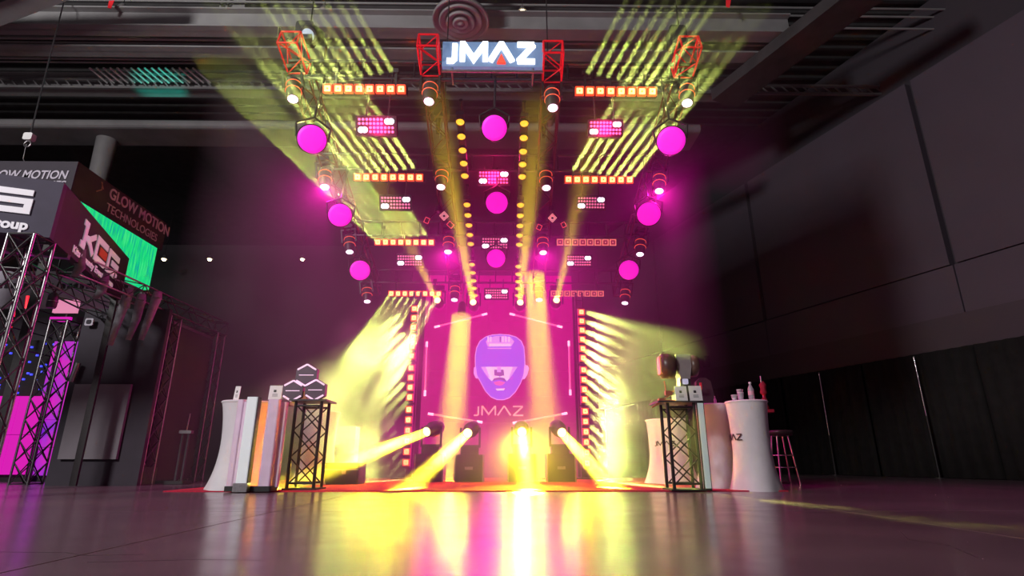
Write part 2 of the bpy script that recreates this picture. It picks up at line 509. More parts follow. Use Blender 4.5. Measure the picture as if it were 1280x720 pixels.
# ------------------------------------------------------------------ trusses
def truss(name, label, p0, p1, s, m, seg, mats=None, cat='truss', up=(0, 0, 1), own_braces=False, group=None, cross=False):
    p0, p1 = V(p0), V(p1)
    L = (p1 - p0).length; z = (p1 - p0) / L
    u = V(up) - z * V(up).dot(z)
    u = u.normalized() if u.length > .01 else z.orthogonal().normalized()
    R = Matrix((u.cross(z), u, z)).transposed()
    o = thing(name, label, cat, p0, R, group)
    h = s / 2; r = s * .055
    cm = MB().cyl((0, 0, 0), (0, 0, L), r, n=8).mesh('chord', M_STEEL if m is M_TRUSSK else m)
    for a, b in ((-h, -h), (h, -h), (h, h), (-h, h)): put('chord', cm, o, T((a, b, 0)))
    n = max(1, round(L / seg)); d = L / n
    lac = MB(); ang = []
    for f in range(4):
        c0 = ((-h, -h), (h, -h), (h, h), (-h, h))[f]; c1 = ((h, -h), (h, h), (-h, h), (-h, -h))[f]
        for i in range(n):
            pairs = [(c0, c1) if (i + f) % 2 else (c1, c0)]
            if cross: pairs = [(c0, c1), (c1, c0)]
            for a, b in pairs:
                A, B = V((*a, i * d)), V((*b, (i + 1) * d))
                if own_braces: MB().cyl(A, B, r * .6, n=5).build('brace', m, o)
                else: lac.cyl(A, B, r * .6, n=5, caps=False)
    if not own_braces: lac.build('lacing', m, o)['kind'] = 'stuff'
    for zz in (0, L):
        fr = MB()
        for a, b in (((-h, -h), (h, -h)), ((h, -h), (h, h)), ((h, h), (-h, h)), ((-h, h), (-h, -h))): fr.cyl((*a, zz), (*b, zz), r, n=6)
        fr.build('end_frame', m, o)
    return o

ROWY = [6.75, 8.48, 10.2, 11.8]
ROWN = ['top', 'second', 'third', 'lowest']
BARY = [112, 222, 303, 367]
BARL = [456, 486, 506, 519]
BARR = [769.5, 748.5, 733, 721.5]
HEADS = [[(366, 124), (536, 127), (691, 135), (859, 129)], [(406, 234), (551, 234), (683, 235), (824, 239)],
         [(437, 315), (560, 315), (679, 316), (800, 318)], [(459, 377), (568, 375), (674, 375), (781, 379)]]
ROWZ = [at(640, BARY[k], ROWY[k]).z for k in range(4)]
AX = [-.2, -.2, -.2, -.2]
# rig: four red trusses run from front to back and slope down; black pipes cross under them at every row
rig = []
tops = []
for j in range(4):
    a = at(*HEADS[0][j], ROWY[0]); b = at(*HEADS[3][j], ROWY[3])
    d = (b - a).normalized()
    A = a + V((0, 0, .62)) - d * .35; B = b + V((0, 0, .62)) + d * .6
    tops.append((A, B))
    truss('roof_truss', ('outer dark box truss of the rig beside the rival booth', 'inner dark box truss of the rig below the letter J',
                         'inner dark box truss of the rig below the letter Z', 'outer dark box truss of the rig beside the panelled wall')[j],
          A + d * .45, B, .27, M_TRUSSD, .36, group='roof trusses of the rig')
    truss('truss_end', ('short red truss end piece at the outer corner beside the rival booth', 'short red truss end piece just beside the letter J',
                        'short red truss end piece just beside the letter Z', 'short red truss end piece at the outer corner beside the panelled wall')[j],
          A - d * .05, A + d * .43, .27, M_TRUSSR, .24, group='red truss ends of the rig')
def rigz(Y):   # height of the trusses' underside at depth Y
    A, B = tops[1]
    return A.z + (B.z - A.z) * (Y - A.y) / (B.y - A.y) - .15
for k in range(4):
    x0, x1 = tops[0][0].x, tops[3][0].x
    Y = ROWY[k] + .06
    z = rigz(Y) - .0
    o = thing('cross_truss', 'black ladder truss across the rig carrying the %s row of lights' % ROWN[k], 'truss', (0, Y, z), group='black cross trusses of the rig')
    c1 = MB().cyl((x0 - .15, 0, -.03), (x1 + .15, 0, -.03), .026, n=8).mesh('chord', M_DPIPE)
    put('chord', c1, o); put('chord', c1, o, T((0, 0, .30)))
    rm = MB().cyl((0, 0, -.03), (0, 0, .27), .015, n=6).mesh('rung', M_TRUSSB)
    for i in range(15): put('rung', rm, o, T((x0 + (x1 - x0) * (i + .5) / 15, 0, 0)))
# flying cables and hoists
for k, j in ((0, 0), (0, 3), (2, 1), (2, 2)):
    A, B = tops[j]
    t = .08 if k == 0 else .3
    p = A.lerp(B, t) + V((0, 0, .13))
    o = thing('chain_hoist', ('black chain hoist over the outer truss beside the rival booth', 'black chain hoist over the inner truss below the letter J',
                              'black chain hoist over the inner truss below the letter Z', 'black chain hoist over the outer truss by the panelled wall')[j], 'hoist', p, group='chain hoists of the rig')
    MB().rbox((0, 0, .55), (.26, .2, .34), .05, 1).build('motor', M_DGREY, o)
    MB().cyl((0, 0, .0), (0, 0, .4), .02, n=6).build('hook', M_STEEL, o)
    MB().cyl((.05, 0, .7), (.05, 0, 11.4 - p.z), .012, n=5).build('chain', M_BLACK, o)
    MB().cyl((-.05, 0, .38), (-.05, 0, .1), .05, .03, n=8).build('chain_bag', M_BLACK, o)
M_BLUEL = mat('pale_blue_lens', (.4, .5, .65), .2, emit=(.5, .65, .9), es=.35)
p = at(388, 44, 6.9)
o = thing('follow_light', 'dark round-topped lamp with a pale blue lens above the outer red truss', 'spotlight', p, rot((.0, -1, -.9)))
MB().lathe([(.13, -.12), (.15, -.06), (.15, .1), (.1, .4), (.07, .45)], 20, Matrix.Rotation(-math.pi / 2, 3, 'X')).build('barrel', M_DGREY, o)
MB().lathe([(.0, -.13), (.07, -.128), (.11, -.115)], 20, Matrix.Rotation(-math.pi / 2, 3, 'X')).build('lens', M_BLUEL, o)
MB().path([(.12, .1, 0), (.2, .1, -.12), (.1, .25, -.35), (0, .3, -.45)], .02, 6).build('bracket', M_BLACK, o)
MB().path([(-.14, .05, 0), (-.26, .0, -.03), (-.42, 0, -.08), (-.47, 0, .0), (-.44, 0, .1)], .012, 5).build('cable', M_BLACK, o)

# ------------------------------------------------------------------ fixtures: eight-cell bars
M_CELLR = mat('cell_glow_rim', (.6, .05, .02), .5, emit=(1, .10, .02), es=.85)
M_CELLL = mat('cell_lens', (1, .8, .3), .3, emit=(1, .70, .26), es=1.7)
M_CELLC = mat('cell_centre', (.2, .25, .02), .3, emit=(.45, .42, .03), es=.8)
M_CELLRD = mat('cell_dim_rim', (.5, .06, .06), .5, emit=(1, .28, .20), es=.8)
M_CELLLD = mat('cell_dim_lens', (.2, .02, .03), .3, emit=(.35, .01, .05), es=.6)
M_CELLCD = mat('cell_dim_centre', (.9, .4, .3), .3, emit=(1, .4, .28), es=.7)
def cell_meshes(w, lit=True):
    h = w / 2
    fr = MB()
    for sx, sz, dx, dz in ((0, 1, w, w * .13), (0, -1, w, w * .13), (1, 0, w * .13, w), (-1, 0, w * .13, w)):
        fr.rbox((sx * h * .87, -.02, sz * h * .87), (dx, .05, dz), w * .05, 1)
    A = fr.mesh('cell', M_CELLR if lit else M_CELLRD)
    B = MB().rbox((0, -.015, 0), (w * .72, .03, w * .72), w * .12, 1).mesh('lens', M_CELLL if lit else M_CELLLD)
    Cc = MB().rbox((0, -.032, 0), (w * .2, .012, w * .2), w * .05, 1).mesh('lens_centre', M_CELLC if lit else M_CELLCD)
    return A, B, Cc
CELL = {True: cell_meshes(.125), False: cell_meshes(.125, False)}
CELLS = cell_meshes(.135)
def pixel_bar(name, label, n, pitch, p, R, cm, vertical=False, group=None, hang=True):
    o = thing(name, label, 'light bar', p, R, group)
    L = n * pitch
    MB().rbox((0, .055, 0), ((L, .1, .13) if not vertical else (.13, .1, L)), .012, 0 if not vertical else 2).build('housing', M_BLACK, o)
    for i in range(n):
        t = (i - (n - 1) / 2) * pitch
        c = put('cell', cm[0], o, T((t, 0, 0) if not vertical else (0, 0, t)))
        put('lens', cm[1], c); put('lens_centre', cm[2], c)
    if hang:
        for s in (-.36, .36):
            b = MB().box((s * L, .07, .17), (.035, .03, .26)).box((s * L, .07, .30), (.08, .07, .06))
            b.build('clamp', M_BLACK, o)
    else:
        for s in (-.4, .4):
            MB().box((0, .12, s * L), (.08, .05, .05)).build('clamp', M_STEEL, o)
    return o
for k in range(4):
    for sgn, px in ((-1, BARL[k]), (1, BARR[k])):
        lit = not (sgn > 0 and k > 1)
        p = at(px, BARY[k] + (3 if sgn > 0 and k < 2 else 0), ROWY[k])
        side = 'beside the green-lit smoke' if sgn < 0 else 'on the panelled-wall side'
        lab = 'eight-cell yellow light bar in the %s row of the rig, %s' % (ROWN[k], side) if lit else \
              'eight-cell light bar with dim pink cells in the %s row of the rig' % ROWN[k]
        o = pixel_bar('pixel_bar', lab, 8, .15, p, rot((0, -1, -.28)), CELL[lit], group='eight-cell bars of the rig')
        if lit:
            d = [(sgn * .27, -1, .12), (sgn * .22, -1, .07), (sgn * .24, -1, .08), (sgn * .55, -.8, -1)][k]
            if k == 3: d = at(415, 540, 9.6) - p
            d = o.matrix_world.to_3x3().inverted() @ V(d)
            M = aim_z(d)
            # keep the strip's long side along the bar
            zl = -V(d).normalized(); xl = V((1, 0, 0)); xl = (xl - zl * xl.dot(zl)).normalized(); yl = zl.cross(xl)
            M = Matrix((xl, yl, zl)).transposed().to_4x4(); M.translation = -zl * (.6 * abs(zl.x) + .05) + V((0, -.03, 0))
            area(o, M, 1.2, .06, YEL, (P_BAR, P_BAR, P_BAR * .65, P_BAR_LOW)[k], 9 if k == 3 else (2.6, 2.6, 1.8)[k], (8, 0))

# ------------------------------------------------------------------ magenta moving heads
M_LENSW = mat('white_hot_magenta_lens', (1, .8, 1), .3, emit=(1, .72, 1), es=3)
M_ORING = mat('orange_light_ring', (.9, .2, .1), .4, emit=(1, .12, .05), es=.9)
COLN = ['on the outer truss beside the rival booth', 'on the inner truss under the letter J', 'on the inner truss under the letter Z', 'on the outer truss by the panelled wall']
def head_proto():
    o = thing('moving_head', 'x', 'moving head light', (0, 0, 0), None, 'magenta moving heads of the rig')
    Rt = Matrix.Rotation(math.radians(-16), 3, 'X')
    def tm(z): return Rt.to_4x4() @ T((0, 0, z))
    MB().lathe([(.085, .0), (.095, .02), (.095, .12), (.105, .14), (.105, .36), (.085, .42), (.03, .43)], 20).build('barrel', M_DGREY, o).matrix_local = Rt.to_4x4()
    MB().lathe([(.0, -.012), (.05, -.010), (.078, .004)], 20).build('lens', M_LENSW, o).matrix_local = Rt.to_4x4()
    rm = MB().torus(.108, .0065, 0, 28, 6).mesh('light_ring', M_ORING)
    put('light_ring', rm, o, tm(.17)); put('light_ring', rm, o, tm(.31))
    y = MB()
    for s in (-1, 1): y.box((s * .135, .06, .36), (.03, .09, .28))
    y.box((0, .06, .49), (.3, .1, .04))
    y.build('yoke', M_BLACK, o)
    MB().rbox((0, .06, .545), (.24, .2, .07), .03, 2).build('base', M_BLACK, o)
    MB().box((0, .06, .595), (.1, .06, .05)).build('clamp', M_STEEL, o)
    return o
H0_ = head_proto()
first = True
HL = []
for k in range(4):
    for j in range(4):
        o = H0_ if first else copy_tree(H0_)
        first = False
        p = at(*HEADS[k][j], ROWY[k])
        A, B = tops[j]
        o['label'] = 'white-hot magenta moving head, %s row, %s' % (ROWN[k], COLN[j])
        place(o, p, Matrix.Rotation(math.radians((-9, 0, 0, 9)[j]), 3, 'Y'))
        if (k, j) in ((1, 0), (2, 1), (2, 2), (1, 3)): HL.append(o)

for o in HL: spot(o, (0, -.03, -.05), (0, -.5, -1), 150, MAG, P_HEAD, .06, .6)   # these four carry the magenta light of all the heads

# ------------------------------------------------------------------ round magenta wash lights
M_MAGD = mat('magenta_diffuser', (.9, .05, .7), .5, emit=(.84, .008, .56), es=1.0)
DISCS = [((390, 174, 18), (618, 160, 16.3), (839, 176, 18)), ((425, 269, 14.8), (621, 253.5, 14.2), (811, 267.5, 15)), ((450, 338, 12.8), (620, 323, 12), (786, 337.5, 12.7))]
DN = ['outside the red truss by the rival booth', 'on the middle line of the rig', 'outside the red truss by the panelled wall']
for k in range(3):
    for j in range(3):
        x, y, r = DISCS[k][j]
        Y = ROWY[k] - .12
        p = at(x, y, Y)
        s = (p - CAMP).dot(RC @ V((0, 0, -1)))
        rad = r / F * s
        o = thing('wash_light', 'round magenta wash light, %s of three %s' % (('largest, uppermost', 'middle', 'smallest, lowest')[k], DN[j]), 'wash light', p, rot(V((0, 0, .4)) - p), 'round magenta wash lights')
        RX = Matrix.Rotation(math.pi / 2, 3, 'X')
        MB().lathe([(rad * 1.02, .02), (rad * 1.04, -.03), (rad * .95, -.12), (rad * .6, -.2)], 32, RX).build('housing', M_BLACK, o)
        MB().lathe([(0, .034), (rad * .7, .03), (rad, .018), (rad, .0)], 36, RX).build('diffuser', M_MAGD, o)
        MB().path([(-rad * 1.05, .05, 0), (-rad * 1.15, .08, rad * .9), (0, .12, rad * 1.5), (rad * 1.15, .08, rad * .9), (rad * 1.05, .05, 0)], .015, 6).build('yoke', M_BLACK, o)
        # stem up to the cross truss
        zt = rigz(ROWY[k]) - p.z
        inv = o.matrix_world.to_3x3().inverted()
        q = inv @ V((0, ROWY[k] + .06 - p.y, zt))
        b = MB().cyl((0, .12, rad * 1.5), q, .018, n=6)
        if j != 1:  # outriggers reach sideways back to the truss end
            xe = tops[0][0].x - .1 if j == 0 else tops[3][0].x + .1
            b.cyl(q, q + inv @ V((xe - p.x, 0, 0)), .018, n=6)
        b.build('stem', M_BLACK, o)

# ------------------------------------------------------------------ strobe panels
M_DOT = mat('pink_led_dots', (.9, .3, .5), .5, emit=(1, .22, .42), es=.8)
M_STRW = mat('strobe_white', (1, .9, 1), .4, emit=(1, .8, 1), es=3)
STRB = [(470, 157, 46, 0), (757, 160, 40, 0), (494.5, 253.5, 37, 1), (739, 253.5, 34, 1), (512, 325.5, 31, 2), (724, 326, 30, 2), (617, 222, 37, 1), (618.5, 304, 32, 2), (620.5, 367.5, 28, 3)]
STN = ['top row, beside the green-lit beams', 'top row, on the panelled-wall side', 'second row, beside the green-lit beams', 'second row, on the panelled-wall side',
       'third row, beside the green-lit beams', 'third row, on the panelled-wall side', 'second row, on the middle line', 'third row, on the middle line', 'lowest row, just above the screen wall']
for (x, y, w, k), nm in zip(STRB, STN):
    Y = ROWY[k] - .05
    p = at(x, y, Y); s = (p - CAMP).dot(RC @ V((0, 0, -1)))
    w_ = w / F * s; h_ = w_ * .44
    o = thing('strobe_panel', 'pink dotted strobe panel with two white lamps, ' + nm, 'strobe light', p, rot((0, -1, -.4)), 'strobe panels of the rig')
    MB().rbox((0, .06, 0), (w_ * 1.1, .11, h_ * 1.22), .015, 1).build('housing', M_BLACK, o)
    d = MB(); cx = w_ / 10; cz = h_ / 4
    for r in range(4):
        for c in range(10):
            if (r < 2 and c > 6) or (r > 1 and c < 3): continue
            d.cyl(((c - 4.5) * cx, .006, (1.5 - r) * cz), ((c - 4.5) * cx, -.004, (1.5 - r) * cz), min(cx, cz) * .38, n=6)
    d.build('led_grid', M_DOT, o)['kind'] = 'stuff'
    for (lx, lz) in ((w_ * .36, h_ * .26), (-w_ * .36, -h_ * .26)):
        lm = MB()
        for q in (-.05, .05):
            MM = (T((lx + q * w_, 0, lz)) @ Matrix.Rotation(math.pi / 2, 4, 'X'))
            lm.lathe([(0.001, .03), (w_ * .06, .022), (w_ * .085, -.002)], 12, MM)
        lm.build('strobe_lamp', M_STRW, o)
    if nm in (STN[0], STN[1], STN[6]): point(o, (0, -.15, 0), (1, .01, .18), P_STROBE * 2, .1)
    zt = rigz(ROWY[k]) - p.z + .03
    inv = o.matrix_world.to_3x3().inverted()
    for q in (-.3, .3):
        a0 = V((q * w_, .07, h_ * .6)); MB().cyl(a0, inv @ V((q * w_, ROWY[k] + .06 - p.y, zt)), .012, n=6).build('bracket', M_DPIPE, o)

# ------------------------------------------------------------------ five-lamp amber bars along the middle of the roof
M_AMB = mat('amber_lamp', (1, .7, .1), .3, emit=(1, .52, .03), es=1.35)
AML = [[(575.2, 152.3), (593.8 - 17.8, 220)], [(583.7, 255.7), (588.4, 304.7)], [(590, 330.4), (593.8, 369)]]
AMR = [[(655.3, 154.2), (652.6, 220.7)], [(650.6, 256.1), (649, 305.5)], [(648, 332.8), (647.2, 369)]]
AML[0][1] = (581, 219.6)
def plane_pt(x, y):   # point on the sloping underside plane of the rig
    lo, hi = 5.0, 14.0
    for _ in range(40):
        m = (lo + hi) / 2
        zz = at(x, y, m).z
        if zz > rigz(m) - .34: hi = m
        else: lo = m
    return at(x, y, lo)
for side, L_ in (('J', AML), ('Z', AMR)):
    for i, (a, b) in enumerate(L_):
        A, B = plane_pt(*a), plane_pt(*b)
        z = (B - A).normalized()
        R = Matrix((z.cross(V((0, 0, 1))).normalized(), z, z.cross(V((0, 0, 1))).normalized().cross(z))).transposed()
        mid = (A + B) / 2; L = (B - A).length
        o = thing('amber_light_bar', 'five-lamp amber bar, %s of three in the line below the letter %s' % (('front', 'middle', 'rear')[i], side), 'light bar', mid, R, 'five-lamp amber bars')
        MB().rbox((0, 0, .07), (.12, L + .22, .09), .02, 1).build('housing', M_DGREY, o)
        lm = MB().lathe([(.002, -.035), (.04, -.025), (.062, .0), (.062, .03)], 16).mesh('lamp', M_AMB)
        col = MB().lathe([(.072, -.012), (.072, .03), (.064, .03), (.064, -.012)], 16, caps=False).mesh('collar', M_STEEL)
        for q in range(5):
            l_ = put('lamp', lm, o, T((0, (q - 2) / 4 * L, 0))); put('collar', col, l_)
        b_ = MB()
        for q in (-.4, .4):
            b_.cyl((0, q * L, .1), (0, q * L, .33), .014, n=6)
        b_.build('drop_rod', M_STEEL, o)
        MB().cyl((0, -L / 2 - .12, .36), (0, L / 2 + .12, .36), .03, n=8).build('carrier_pipe', M_TRUSSB, o)

# ------------------------------------------------------------------ square-headed clusters
M_SQ = mat('pink_square_outline', (.9, .2, .25), .4, emit=(1, .10, .14), es=.9)
M_SQW = mat('pale_square_outline', (.9, .5, .55), .4, emit=(1, .38, .42), es=.85)
def cluster(cx, cy, heads, label):
    c = at(cx, cy, 9.35)
    o = thing('spider_light', label, 'spider light', c, None, 'square-headed spider lights')
    MB().cyl((0, .05, 0), (0, .05, rigz(9.4) - c.z + .05), .02, n=8).build('stem', M_BLACK, o)
    MB().lathe([(.06, -.05), (.07, 0), (.05, .06)], 12).build('hub', M_BLACK, o)
    for (x, y, w, ang, ht, pale) in heads:
        p = at(x, y, 9.25) - c
        Rh = rot(-(c + p) + V((0, 0, .4))) @ Matrix.Rotation(math.radians(ang), 3, 'Y') @ Matrix.Diagonal((1, 1, ht))
        Mh = Rh.to_4x4(); Mh.translation = p
        ww = w / F * 10.2
        hd = MB().rbox((0, .05, 0), (ww, .1, ww), .01, 1).build('square_head', M_BLACK, o); hd.matrix_local = Mh
        for sc, th in ((.96, .1), (.55, .12)):
            fr = MB(); h = ww * sc / 2
            for sx, sz, dx, dz in ((0, 1, 2 * h, th * ww), (0, -1, 2 * h, th * ww), (1, 0, th * ww, 2 * h), (-1, 0, th * ww, 2 * h)):
                fr.box((sx * h * .92, -.006, sz * h * .92), (dx, .012, dz))
            if sc > .9 or pale: fr.build('light_outline', M_SQW if pale else M_SQ, hd)
        MB().cyl((0, 0, 0), p + V((0, .05, 0)), .014, n=6).build('arm', M_BLACK, o)
cluster(548, 262, [(555, 270, 8.5, 45, 1, True), (563, 281, 8, 40, .8, False), (533.5, 275.5, 6, 20, 1.2, False)], 'square-headed spider light hanging below the inner truss near letter J')
cluster(690, 262, [(690.5, 272.5, 8, 45, 1, True), (674, 284, 6, 25, 1.1, False), (704.5, 281, 5.5, -25, 1.2, False)], 'square-headed spider light hanging below the inner truss near letter Z')

# ------------------------------------------------------------------ the lit sign
M_SIGNP = mat('sign_panel', (.10, .13, .2), .5, emit=(.10, .19, .36), es=.85)
M_SIGNW = mat('sign_letter_white', (1, 1, 1), .4, emit=(.85, .95, 1), es=2.2)
M_SIGNR = mat('sign_triangle_red', (1, .1, .05), .4, emit=(1, .06, .03), es=1.1)
LET = {'J': ([[(0, 0), (.3, 0), (.42, .12), (.42, 1)]], .42), 'M': ([[(0, 0), (0, 1), (.06, 1), (.62, .12), (1.18, 1), (1.24, 1), (1.24, 0)]], 1.24),
       'A': ([[(0, 0), (.56, 1), (.64, 1), (1.2, 0)]], 1.2), 'Z': ([[(0, 1), (.86, 1), (.86, .9), (.06, .1), (.06, 0), (.95, 0)]], .95)}
LET['Z'] = ([[(0, 1), (.92, 1)], [(.90, .98), (.05, .02)], [(.0, 0), (.95, 0)]], .95)
def jmaz(o, x0, x1, zc, h, w, y0, y1, m, gap, mred=None, bend=None, name='letter'):
    tot = sum(LET[c][1] for c in 'JMAZ')
    k = (x1 - x0 - 2.54 * gap - w) / tot
    x = x0 + w / 2
    for c in 'JMAZ':
        b = MB()
        for pl in LET[c][0]:
            b.stroke([(x + q[0] * k, zc - h / 2 + w / 2 + q[1] * (h - w)) for q in pl], w, y0, y1)
        if bend: b.v = [bend(V(q)) for q in b.v]
        b.build(name, m, o)
        if c == 'A' and mred:
            t = MB().prism([(x + .36 * k, zc - h / 2), (x + .84 * k, zc - h / 2), (x + .6 * k, zc - h / 2 + h * .42)], y0, y1)
            t.build('red_triangle', mred, o)
        x += LET[c][1] * k + gap * (1.1 if c == 'J' else .72)
SY = 6.55
p0, p1 = at(552, 82, SY), at(679, 82, SY); pt = at(616, 52, SY)
sw = p1.x - p0.x; sh = pt.z - p0.z
sg = thing('booth_sign', 'glowing sign reading JMAZ with a red triangle, on top of the rig', 'sign', ((p0.x + p1.x) / 2, SY, p0.z))
MB().rbox((0, .06, sh / 2), (sw, .1, sh), .01, 1).build('panel', M_SIGNP, sg)
l0 = at(555, 80, SY).x - sg.location.x; l1 = at(672, 80, SY).x - sg.location.x
jmaz(sg, l0, l1, sh * .52, sh * .86, sh * .175, -.03, .02, M_SIGNW, sh * .175 * 1.35, M_SIGNR)
MB().cyl((-sw / 2 - .0, .05, -.05), (sw / 2, .05, -.05), .022, n=8).build('support_rail', M_STEEL, sg)
b = MB()
zt = rigz(ROWY[0]) - p0.z
for q in (-.4, .4): b.cyl((q * sw, .05, -.05), (q * sw, ROWY[0] - SY + .06, min(-.12, zt + .1)), .018, n=6)
b.cyl((-sw * .4, .05, 0), (-sw * .4, .05, -.06), .02, n=6).cyl((sw * .4, .05, 0), (sw * .4, .05, -.06), .02, n=6)
b.build('support_leg', M_STEEL, sg)

# ------------------------------------------------------------------ screen wall with the face
LY = 12.45
def screen_mat(name, col, es):
    m = mat(name, (.02, .01, .02), .4, emit=col, es=es)
    return m
M_LEDS = screen_mat('screen_magenta', (.62, .002, .22), .62)
a, b_ = at(531, 400, LY), at(716, 400, LY)
top = at(625, 345, LY).z
lw = thing('screen_wall', 'magenta screen wall of square panels showing a violet face and JMAZ', 'screen wall', ((a.x + b_.x) / 2, LY, .012))
nW, nH = 7, 8
pw = (b_.x - a.x) / nW; ph = top / nH
pm = MB().rbox((0, .04, 0), (pw - .004, .08, ph - .004), .004, 1).mesh('panel', M_LEDS)
for i in range(nW):
    for j in range(nH): put('panel', pm, lw, T(((i + .5 - nW / 2) * pw, 0, (j + .5) * ph)))
MB().box((0, .14, top / 2), (pw * nW, .1, top)).build('rear_frame', M_BLACK, lw)
_l = area(lw, aim_z((0, -1, 0)).to_4x4(), pw * nW, top, (1, .006, .36), P_SCREEN, 170, name='screen_light'); _l.data.shape = 'RECTANGLE'; _l.location = (0, -.03, top / 2)
def lp(x, y):   # picture point on the screen plane, in the wall's own axes
    q = at(x, y, LY) - lw.location
    return (q.x, q.z)
M_FV = mat('screen_violet', (.1, .05, .3), .4, emit=(.27, .115, .93), es=.9)
M_FL = mat('screen_lilac', (.3, .2, .5), .4, emit=(.62, .34, .95), es=.9)
M_FW = mat('screen_pale', (.5, .4, .6), .4, emit=(.72, .58, .9), es=.95)
M_FD = mat('screen_dark_violet', (.05, .02, .1), .4, emit=(.26, .11, .48), es=.8)
M_FP = mat('screen_pink', (.4, .1, .3), .4, emit=(.75, .16, .60), es=.8)
M_FT = mat('screen_text', (.6, .3, .3), .4, emit=(1, .45, .42), es=.8)
fc = (626, 458)
def fpt(x, y):   # from the 997x720 study of region 540..720 x 400..530
    return lp(540 + x / 5.539, 400 + y / 5.539)
HEADP = [(470, 103), (530, 107), (580, 122), (615, 150), (633, 190), (638, 250), (640, 310), (632, 380), (608, 440), (575, 495), (535, 535), (495, 549), (450, 548), (410, 530), (372, 490), (340, 430), (312, 380), (303, 310), (303, 250), (312, 195), (335, 150), (375, 120), (420, 107)]
def flat(pts, y, m, name, th=.004):
    b = MB().prism([fpt(*q) for q in pts], -y - th, -y)
    return b.build(name, m, lw)
flat([(470 + (x - 470) * 1.035, 326 + (y - 326) * 1.03) for x, y in HEADP], .002, M_FL, 'face_outline')
flat(HEADP, .007, M_FV, 'face')
for ear in ([(303, 320), (290, 330), (288, 370), (300, 400), (316, 408), (312, 380)], [(640, 310), (662, 315), (672, 335), (660, 380), (640, 410), (622, 410), (632, 380)]):
    flat(ear, .0075, M_FL, 'ear')
flat([(372, 150), (395, 122), (440, 112), (500, 110), (545, 120), (570, 150), (550, 182), (385, 185)], .012, M_FL, 'forehead_highlight')
for x in (384, 402, 468, 486, 506, 528):
    flat([(x, 116), (x + 10, 116), (x + 10, 155), (x, 152)], .017, M_FW if x != 468 else M_FD, 'stripe')
flat([(385, 193), (550, 193), (550, 201), (385, 201)], .012, M_FL, 'visor_edge')
flat([(338, 325), (455, 325), (452, 362), (470, 398), (440, 402), (415, 425), (388, 400), (358, 358)], .012, M_FW, 'cheek_highlight')
flat([(472, 325), (592, 325), (572, 355), (545, 395), (518, 425), (500, 402), (472, 398), (478, 362)], .012, M_FW, 'cheek_highlight')
flat([(338, 325), (372, 325), (400, 400), (388, 400), (358, 358)], .017, M_FL, 'cheek_shade')
flat([(592, 325), (560, 325), (530, 405), (545, 395), (572, 355)], .017, M_FL, 'cheek_shade')
flat([(430, 345), (495, 345), (500, 385), (470, 390), (432, 385)], .013, M_FD, 'nose')
flat([(452, 322), (475, 322), (478, 362), (450, 362)], .017, M_FL, 'nose_bridge')
flat([(415, 425), (430, 405), (465, 398), (500, 405), (515, 430), (490, 418), (465, 414), (440, 418)], .017, M_FD, 'lip_shadow')
flat([(425, 432), (465, 422), (508, 432), (490, 450), (465, 456), (440, 450)], .013, M_FP, 'lips')
flat([(440, 476), (505, 474), (498, 487), (450, 490)], .013, M_FW, 'chin_highlight')
flat([(395, 165), (545, 165), (545, 183), (395, 185)], .017, M_FW, 'forehead_gleam')
x0, zz = fpt(284, 665); x1, z1 = fpt(636, 594)
jmaz(lw, x0, x1, (zz + z1) / 2, (z1 - zz), (z1 - zz) * .14, -.008, -.002, M_FT, .075, name='screen_letter')
# pink tubes framing the face
M_TUBE = mat('pink_light_tube', (.9, .3, .5), .4, emit=(.85, .10, .32), es=1.0)
M_TUBEW = mat('pale_tube_end', (1, .8, .9), .4, emit=(1, .6, .8), es=1.3)
M_TUBED = mat('dim_light_tube', (.9, .4, .4), .4, emit=(.8, .22, .26), es=.7)
for (x0, y0, x1, y1, m, nm) in ((543, 409, 609, 392, M_TUBE, 'upper tilted, on the side of letter J'), (637, 392, 703, 409, M_TUBE, 'upper tilted, on the side of letter Z'),
                                (533.5, 427, 531, 495, M_TUBE, 'upright, beside the left ear of the face'), (711, 426, 713, 494, M_TUBE, 'upright, beside the right ear of the face'),
                                (535, 517, 603, 528, M_TUBED, 'lower tilted, starting near the letter J'), (641, 529, 709, 516.5, M_TUBED, 'lower tilted, starting near the letter Z')):
    A, B = at(x0, y0, LY - .16), at(x1, y1, LY - .16)
    o = thing('light_tube', 'thin pink light tube framing the screen face, ' + nm, 'light tube', (A + B) / 2, None, 'light tubes around the face')
    c = (A + B) / 2; A -= c; B -= c
    MB().cyl(A, B, .02, n=8).build('tube', m, o)
    for q, e in ((A, B), (B, A)):
        MB().cyl(q, q + (e - q) * .1, .026, n=8).build('end_cap', M_TUBEW, o)
        MB().cyl(q + (e - q) * .1, q + (e - q) * .1 + V((0, .16, 0)), .012, n=6).build('standoff', M_BLACK, o)

